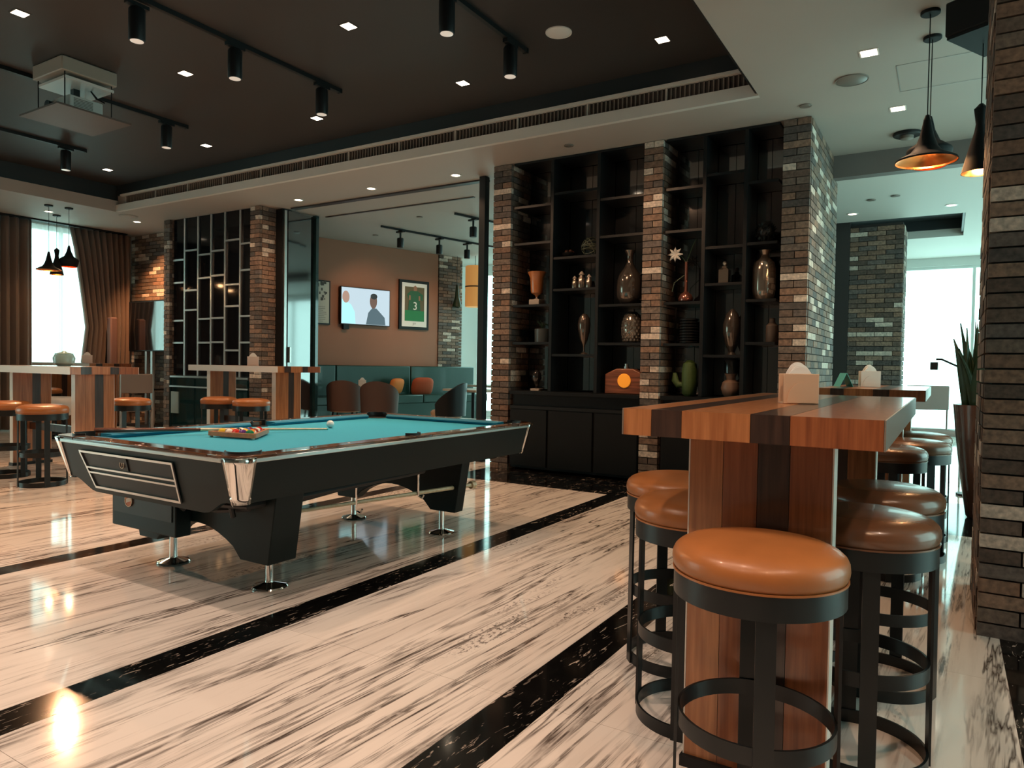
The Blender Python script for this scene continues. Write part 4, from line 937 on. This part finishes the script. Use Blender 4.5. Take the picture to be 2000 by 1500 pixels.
# ball box, cross frames, feet
b_ = bx('ball_box', -.64, .0, -1.16, -1.062, .25, .50, 'body', PT, bevel=.006)
bx('recess_panel', -.61, -.03, -1.165, -1.1605, .335, .47, 'plastd', b_, smooth=False)
b = bm_new(); lathe(b, [(.034, 0), (.034, .004)], seg=28); obj('emblem', b, 'redemb', b_, loc=(-.45, -1.1655, .415), rot=(rad(90), 0, 0))
b = bm_new(); hoop(b, .033, .038, 0, .006, seg=28); obj('emblem_rim', b, 'bronze', b_, loc=(-.45, -1.1655, .415), rot=(rad(90), 0, 0))
b = bm_new(); prism(b, [(-.024, .008), (.024, .022), (.024, -.002), (-.024, -.016)], 'y', -.0055, -.0045); obj('emblem_band', b, 'cream', b_, loc=(-.45, -1.1655, .415))
for yc in (-.92, .65):
    pts = [(-.62, .57), (.72, .57), (.655, .175), (.43, .175)]+[(.43-.76*i/12, .19+.14*math.sin(PI*i/12)**.8) for i in range(1, 12)]+[(-.34, .175), (-.52, .175)]
    b = bm_new(); prism(b, pts, 'y', yc-(.14 if yc < 0 else .05), yc+.05); obj('pedestal', b, 'body', PT, bevel=.005)
    for xf in (-.39, .50):
        b = bm_new(); lathe(b, [(.095, .0), (.098, .006), (.092, .014), (.045, .026), (.024, .032), (.022, .045), (.022, .174)], cx=xf, cy=yc, seg=32); obj('foot', b, 'chrome', PT)
bx('stringer', -.45, -.35, -.86, .59, .40, .57, 'body', PT, smooth=False)
b = bm_new(); tube(b, [(-.1, -1.25, .53), (.3, -1.22, .50), (.6, -1.15, .50), (.68, -.8, .52), (.68, .2, .535)], .020); tube(b, [(0, -1.18, .47), (.35, -1.14, .45), (.60, -1.0, .47), (.62, -.3, .52)], .018); tube(b, [(.1, -1.2, .44), (.16, -1.1, .56)], .03); tube(b, [(.45, -1.15, .55), (.45, -1.12, .42)], .015)
obj('ball_track', b, 'plastd', PT)
for y in (-.35, .25):
    b = bm_new(); tube(b, [(.60, y, .58), (.60, y, .345), (.635, y, .335), (.65, y, .36)], .006, 6); obj('cue_hook', b, 'chrome', PT)
b = bm_new(); tube(b, [(-3.235, 2.86, .377), (-3.02, 4.34, .355)], [.011, .016]); tube(b, [(-3.02, 4.34, .355), (-3.015, 4.38, .354)], .03)
tag(obj('bridge_stick', b, 'maple'), 'pale wooden bridge stick hung on hooks under the pool table', 'cue')
b = bm_new(); a0, a1 = Vector((-4.86, 2.46, .823)), Vector((-3.70, 3.67, .7785)); 
a0 = Vector((-4.47, 2.36, .8155)); a1 = Vector((-3.78, 3.62, .7785)); md_ = a0.lerp(a1, .42)
cue = thing('cue_stick', 'pool cue lying across the teal cloth under the ball rack', 'cue', tuple(a0))
tube(b, [(0, 0, 0), md_-a0], [.0145, .0115], 12); obj('butt', b, mat('brown_cue_butt', (.13, .035, .018), .2, coat=.6), cue)
b = bm_new(); tube(b, [md_-a0, a1-a0], [.0113, .007], 12); obj('shaft', b, 'maple', cue)
b = bm_new(); tube(b, [a1-a0, (a1-a0)*1.006], .0072, 10); obj('tip', b, 'tealw', cue)
# ball rack with 15 balls
RZ = rad(152)
rk = thing('ball_rack', 'orange brown wooden triangle rack of balls on the cloth', 'rack', (-3.86, 2.98, .7655), rad(128))
Rr = .0286; side = 5*2*Rr+.035
tri = lambda s: [(s*math.cos(rad(90+120*i)), s*math.sin(rad(90+120*i))) for i in range(3)]
Ro = (side*.5+.03)/math.cos(rad(30))*1.0; Ri = Ro-.032
def rtri(Rad, rc, n=5):
    out = []
    for i in range(3):
        a = rad(90+120*i); c = (Rad*math.cos(a), Rad*math.sin(a))
        for k in range(n+1):
            t = a-rad(60)+rad(120)*k/n; out.append((c[0]+rc*math.cos(t), c[1]+rc*math.sin(t)))
    return out
o3, i3 = rtri(Ro-.02, .02), rtri(Ri-.012, .012)
b = bm_new(); n = len(o3)
V = [[b.verts.new((*p, z)) for p in q] for q, z in ((o3, .010), (o3, .038), (i3, .038), (i3, .010))]
for k in range(4):
    for i in range(n): b.faces.new((V[k][i], V[k][(i+1) % n], V[(k+1) % 4][(i+1) % n], V[(k+1) % 4][i]))
obj('frame', b, 'rackw', rk)
for i in range(3):
    a = rad(90+120*i); b = bm_new(); lathe(b, [(.010, 0.0005), (.010, .012)], cx=(Ro-.02)*math.cos(a), cy=(Ro-.02)*math.sin(a), seg=12); obj('glide', b, 'cream', rk)
BC = [('yellow', (.75, .48, .04)), ('blue', (.02, .06, .30)), ('red', (.55, .03, .02)), ('purple', (.10, .03, .18)), ('orange', (.75, .22, .03)), ('green', (.01, .18, .07)), ('maroon', (.22, .03, .03))]
cols = {n: c for n, c in BC}
def ballmat(n, c, stripe):
    if not stripe: return mat(n+'_ball', c, .08, coat=.5)
    m, N, L, bb = nodes(n+'_striped_ball'); tc = N.new('ShaderNodeTexCoord'); sp = N.new('ShaderNodeSeparateXYZ'); ab = N.new('ShaderNodeMath'); ab.operation = 'ABSOLUTE'
    gt = N.new('ShaderNodeMath'); gt.operation = 'GREATER_THAN'; gt.inputs[1].default_value = .016; mx = N.new('ShaderNodeMix'); mx.data_type = 'RGBA'
    mx.inputs['A'].default_value = (*c, 1); mx.inputs['B'].default_value = (.80, .74, .62, 1)
    L.new(tc.outputs['Object'], sp.inputs[0]); L.new(sp.outputs['Z'], ab.inputs[0]); L.new(ab.outputs[0], gt.inputs[0]); L.new(gt.outputs[0], mx.inputs['Factor']); L.new(mx.outputs['Result'], bb.inputs['Base Color'])
    bb.inputs['Roughness'].default_value = .08; return m
order = [('yellow', 0), ('blue', 1), ('orange', 0), ('red', 1), ('black', 0), ('green', 1), ('purple', 0), ('yellow', 1), ('blue', 0), ('maroon', 1), ('green', 0), ('orange', 1), ('maroon', 0), ('purple', 1), ('red', 0)]
cr, sn = math.cos(rad(128)), math.sin(rad(128)); q = 0
for r_ in range(5):
    for k in range(r_+1):
        lx = (k-r_/2)*2*Rr; ly = (2.667-r_)*Rr*math.sqrt(3)
        n_, st = order[q]; q += 1; cc = (.012, .012, .012) if n_ == 'black' else cols[n_]
        b = bm_new(); sphere(b, (0, 0, 0), Rr-.0003, 20, 14); o = obj('pool_ball', b, ballmat(n_, cc, st))
        o.location = (-3.86+cr*lx-sn*ly, 2.98+sn*lx+cr*ly, .7655+Rr); o.rotation_euler = (R.uniform(0, 3), R.uniform(0, 3), R.uniform(0, 3))
        desc = ('striped ' if st else 'solid ')+n_ if n_ != 'black' else 'black'
        tag(o, desc+' pool ball racked in the wooden triangle', 'ball', 'racked pool balls')
b = bm_new(); sphere(b, (0, 0, 0), Rr, 28, 18); o = obj('cue_ball', b, mat('cue_ball_white', (.85, .82, .76), .1, coat=.5), loc=(-3.93, 3.80, .7655+Rr)); tag(o, 'white cue ball alone on the teal cloth near the cue tip', 'ball')
# ---------------------------------------------------------------- shelf decoration
def vase(name, label, cat, x, z, prof, m, y=7.50, seg=28, part='body', **k):
    t = thing(name, label, cat, (x, y, z+.0005)); b = bm_new(); lathe(b, prof, seg=seg, cap=True, **k); obj(part, b, m, t); return t
t = vase('goblet_vase', 'burnt orange goblet vase on a pale foot on the left shelf', 'vase', -4.28, 1.99, [(.012, .10), (.02, .12), (.07, .15), (.075, .18), (.078, .22), (.085, .33), (.115, .40), (.11, .405)], 'vaseo')
b = bm_new(); box(b, -.07, .07, -.07, .07, 0, .07); obj('foot', b, 'stone', t, bevel=.004); b = bm_new(); lathe(b, [(.04, .07), (.012, .085), (.012, .102)], seg=16); obj('stem', b, 'stone', t)
t = vase('small_planter', 'small grey planter with a dark plant under the goblet vase', 'planter', -4.19, 1.54, [(.095, 0), (.10, .16), (.09, .165)], mat('planter_glaze', (.06, .07, .07), .35))
b = bm_new()
for i in range(16): a = i*2.4; tube(b, [(0, 0, .16), (.03*math.cos(a), .03*math.sin(a), .22), (.075*math.cos(a), .075*math.sin(a), .20+.08*((i*7) % 5)/5)], [.006, .007, .002], 5)
obj('foliage', b, 'grass', t)
t = thing('figurine', 'small dark egg shaped figurine on a pale square base', 'ornament', (-4.24, 7.46, .9555)); bx('base', -.06, .06, -.05, .05, 0, .028, 'stone', t, bevel=.003)
b = bm_new(); lathe(b, [(.02, .028), (.012, .06), (.03, .09), (.058, .15), (.052, .21), (.02, .25), (.012, .255)], seg=20); obj('body', b, 'dkcer', t)
for lb, dx, s in (('left clear glass jar of a trio on the upper shelf', -3.77, .8), ('middle and tallest clear glass jar of the trio on the upper shelf', -3.68, 1.05), ('right clear glass jar of the trio beside the upright', -3.585, .85)):
    t = vase('glass_jar', lb, 'jar', dx, 2.16, [(.038*s, 0), (.042*s, .01), (.042*s, .12*s), (.028*s, .14*s), (.028*s, .16*s)], 'merc'); b = bm_new(); lathe(b, [(.031*s, .1605*s), (.033*s, .165*s), (.02*s, .185*s), (.008*s, .20*s)], seg=18); obj('lid', b, 'stone', t)
t = vase('bowl', 'dark shallow bowl heaped with pods high on the left shelving', 'bowl', -3.86, 2.53, [(.04, 0), (.08, .03), (.10, .06)], 'dkcer'); b = bm_new()
for i in range(9): sphere(b, (.05*math.cos(i*2.4)*(i % 3)/2, .05*math.sin(i*2.4)*(i % 3)/2, .07+.008*(i % 2)), .026, 8, 6)
o = obj('pods', b, 'pot', t); o['kind'] = 'stuff'
t = thing('wire_ball', 'openwork dark green wire ball high on the left shelving', 'ornament', (-3.56, 7.48, 2.645)); b = bm_new()
for i in range(9):
    a, c = i*1.1, i*.7; ax = Vector((math.sin(a)*math.cos(c), math.sin(a)*math.sin(c), math.cos(a))); u = ax.orthogonal().normalized(); v = ax.cross(u)
    tube(b, [(u*math.cos(2*PI*k/20)+v*math.sin(2*PI*k/20))*.108 for k in range(21)], .006, 5)
obj('wire', b, mat('verdigris_wire', (.06, .07, .045), .5), t)
vase('slender_vase', 'slender smoky silver vase on a thin foot, left bay', 'vase', -3.635, 1.40, [(.045, 0), (.04, .01), (.01, .03), (.012, .10), (.045, .17), (.07, .28), (.075, .36), (.06, .43), (.03, .465), (.028, .47)], 'smoke')
vase('bottle_vase', 'large mercury glass bottle vase with narrow neck, beside the middle brick pillar', 'vase', -3.08, 1.96, [(.07, 0), (.10, .02), (.135, .08), (.145, .16), (.142, .26), (.12, .34), (.06, .42), (.035, .48), (.035, .56), (.06, .60), (.062, .61)], 'smoke')
t = vase('scaled_vase', 'silver vase with a scaled pineapple texture below the bottle vase', 'vase', -3.04, 1.53, [(.06, 0), (.09, .03), (.115, .12), (.115, .22), (.09, .31), (.055, .345), (.05, .35)], 'merc'); b = bm_new()
for r_ in range(9):
    z = .03+r_*.034; rr_ = .108*math.sin(PI*min(1, (z+.06)/.42))**.4
    for k in range(14): a = (k+.5*(r_ % 2))*2*PI/14; sphere(b, (rr_*math.cos(a), rr_*math.sin(a), z), .018, 6, 4, sz=1.2)
o = obj('scales', b, 'merc', t); o['kind'] = 'stuff'
t = thing('wooden_flask', 'barrel wood flask with a round amber disc on the left worktop', 'ornament', (-3.08, 7.46, .9555)); b = bm_new(); prism(b, [(-.24, .0), (.22, .0), (.225, .22), (.10, .285), (-.10, .285), (-.235, .22)], 'y', -.06, .06); obj('body', b, woodmat('flask_wood', (.08, .028, .015), (.30, .10, .05), (3, 30, 30), .3, .4), t, bevel=.01)
b = bm_new(); lathe(b, [(.078, 0), (.08, .004), (.075, .012)], seg=30); obj('disc', b, 'amber', t, loc=(0, -.0605, .15), rot=(rad(90), 0, 0)); b = bm_new(); lathe(b, [(.03, .286), (.03, .31), (.022, .315), (.022, .34)], seg=18); obj('stopper', b, 'silver', t)
t = vase('flower_bottle', 'rose copper bottle with a long neck holding a white flower', 'vase', -2.43, 1.96, [(.04, 0), (.075, .02), (.08, .05), (.06, .09), (.022, .12), (.018, .14), (.018, .43), (.022, .44)], mat('rose_copper', (.42, .17, .13), .2, .8))
b = bm_new(); tube(b, [(0, 0, .43), (-.05, -.01, .50), (-.10, -.03, .53)], .005, 6); tube(b, [(0, 0, .43), (.06, 0, .6), (.10, 0, .68)], .005, 6); tube(b, [(-.02, 0, .3), (-.12, -.03, .22), (-.14, -.04, .12)], .005, 6); obj('stem', b, 'grass', t)
b = bm_new()
for i in range(8): a = i*PI/4; tube(b, [(-.11, -.04, .52), (-.11+.045*math.cos(a), -.055, .52+.045*math.sin(a)), (-.11+.085*math.cos(a), -.05, .52+.085*math.sin(a))], [.006, .016, .003], 6)
obj('flower', b, 'petal', t)
t = vase('glass_jar', 'square silver flask jar with a round stopper in the right bay', 'jar', -2.02, 2.14, [(.065, 0), (.07, .01), (.07, .15), (.03, .17), (.03, .19)], 'merc', seg=4, a0=PI/4); b = bm_new(); sphere(b, (0, 0, .215), .028, 12, 8); obj('stopper', b, 'silver', t)
vase('large_vase', 'large streaked mercury vase with shoulder in the right bay', 'vase', -1.62, 1.96, [(.085, 0), (.10, .02), (.115, .10), (.115, .30), (.10, .38), (.05, .43), (.04, .46), (.06, .50), (.062, .505)], 'merc')
t = thing('ribbed_canister', 'dark canister of stacked ribs on the lower left of the right bay', 'ornament', (-2.38, 7.48, 1.5205)); b = bm_new()
pr = []
for i in range(9): z = i*.03; pr += [(.085, z), (.10, z+.008), (.10, z+.02), (.085, z+.028)]
lathe(b, pr, seg=28); obj('body', b, 'cab', t)
vase('oval_vase', 'tall oval mercury vase standing low in the middle of the right bay', 'vase', -1.93, 1.40, [(.05, 0), (.03, .03), (.06, .10), (.09, .22), (.092, .32), (.06, .43), (.02, .475), (.018, .48)], 'smoke')
t = vase('dark_bottle', 'dark stoneware bottle with a ring collar by the deep brick pillar', 'bottle', -1.53, 1.53, [(.055, 0), (.06, .01), (.06, .17), (.03, .20), (.028, .24), (.034, .245)], mat('brown_stoneware', (.10, .075, .06), .5))
t = thing('cactus_ornament', 'green cactus ornament with one side arm on the right worktop', 'ornament', (-2.36, 7.47, .9555)); b = bm_new(); n = 9; pr = [(.05, .0), (.075, .03), (.082, .15), (.082, .28), (.07, .35), (.03, .385), (.005, .39)]
lathe(b, pr, seg=20); obj('trunk', b, 'cactus', t); b = bm_new(); tube(b, [(-.06, 0, .12), (-.12, -.01, .12), (-.155, -.01, .17), (-.16, -.01, .25)], [.03, .038, .04, .02], 12); obj('arm', b, 'cactus', t)
t = vase('ceramic_urn', 'squat brown urn with a dark neck on the right worktop', 'vase', -1.93, .955, [(.05, 0), (.085, .04), (.10, .10), (.085, .16), (.045, .19), (.05, .22), (.065, .25)], mat('urn_glaze', (.17, .11, .08), .4))
b = bm_new(); lathe(b, [(.064, .251), (.07, .255), (.075, .40), (.07, .41)], seg=24); obj('neck', b, 'dkcer', t)
t = thing('moss_ball', 'black leafy ball on the upper shelf beside the deep brick pillar', 'ornament', (-1.605, 7.46, 2.647)); b = bm_new(); sphere(b, (0, 0, 0), .085, 18, 12); obj('core', b, 'plastd', t)
b = bm_new(); rr = random.Random(5)
for i in range(220):
    u = rr.uniform(-1, 1); a = rr.uniform(0, 2*PI); s = math.sqrt(1-u*u); p = Vector((s*math.cos(a), s*math.sin(a), u)); q_ = p.orthogonal().normalized()*.014; q2 = p.cross(q_)
    vs = [b.verts.new(p*.084+q_), b.verts.new(p*.084-q_), b.verts.new(p*.112+q2*.6)]; b.faces.new(vs)
o = obj('leaves', b, mat('black_leaf', (.012, .014, .012), .6), t, smooth=False); o['kind'] = 'stuff'
# ---------------------------------------------------------------- plant, lamp at right
t = thing('snake_plant', 'tall copper brown pot with upright snake plant beside the near pillar', 'plant', (.27, 7.3, 0))
b = bm_new(); lathe(b, [(.095, 0), (.11, .02), (.16, .35), (.20, .70), (.222, .95), (.225, .98), (.205, .98), (.20, .93)], seg=36, cap=False); obj('pot', b, 'pot', t)
b = bm_new(); lathe(b, [(.0, .92), (.198, .925)], seg=28, cap=False); obj('soil', b, 'plastd', t)
rr = random.Random(11)
for i in range(22):
    a = rr.uniform(0, 2*PI); r0 = rr.uniform(.01, .10); h = rr.uniform(.45, .78); ln = rr.uniform(.02, .17); wd = rr.uniform(.042, .060); ta = a+rr.uniform(-.6, .6)
    b = bm_new(); L_, Rr2 = [], []; so = rr.uniform(0, PI); sd_ = Vector((-math.sin(so), math.cos(so), 0))
    for k in range(8):
        u = k/7; p = Vector((-.045+r0*math.cos(a)+ln*u*u*math.cos(ta), r0*math.sin(a)+ln*u*u*math.sin(ta), .93+h*u)); ww = wd*(1-u**3)*(.6+.8*u*(1-u)*2); L_.append(b.verts.new(p+sd_*ww)); Rr2.append((b.verts.new(p+Vector((math.cos(ta), math.sin(ta), 0))*-.008), b.verts.new(p-sd_*ww)))
    for k in range(7):
        b.faces.new((L_[k], L_[k+1], Rr2[k+1][0], Rr2[k][0])); b.faces.new((Rr2[k][0], Rr2[k+1][0], Rr2[k+1][1], Rr2[k][1]))
    o = obj('leaf', b, 'grass', t); o.modifiers.new('s', 'SOLIDIFY').thickness = .004
t = thing('reading_lamp', 'thin black arm lamp with a small square head left of the plant', 'lamp', (.22, 8.6, 0))
b = bm_new(); tube(b, [(0, 0, 0), (0, 0, 1.18)], .012, 8); obj('pole', b, 'black', t); b = bm_new(); tube(b, [(0, 0, 1.18), (-.10, 0, 1.30), (-.28, 0, 1.39), (-.33, 0, 1.39)], .010, 8); obj('arm', b, 'black', t)
bx('head', -.38, -.31, -.03, .03, 1.28, 1.36, 'black', t, bevel=.004); b = bm_new(); lathe(b, [(.12, 0), (.12, .02)], seg=24); obj('foot', b, 'black', t)
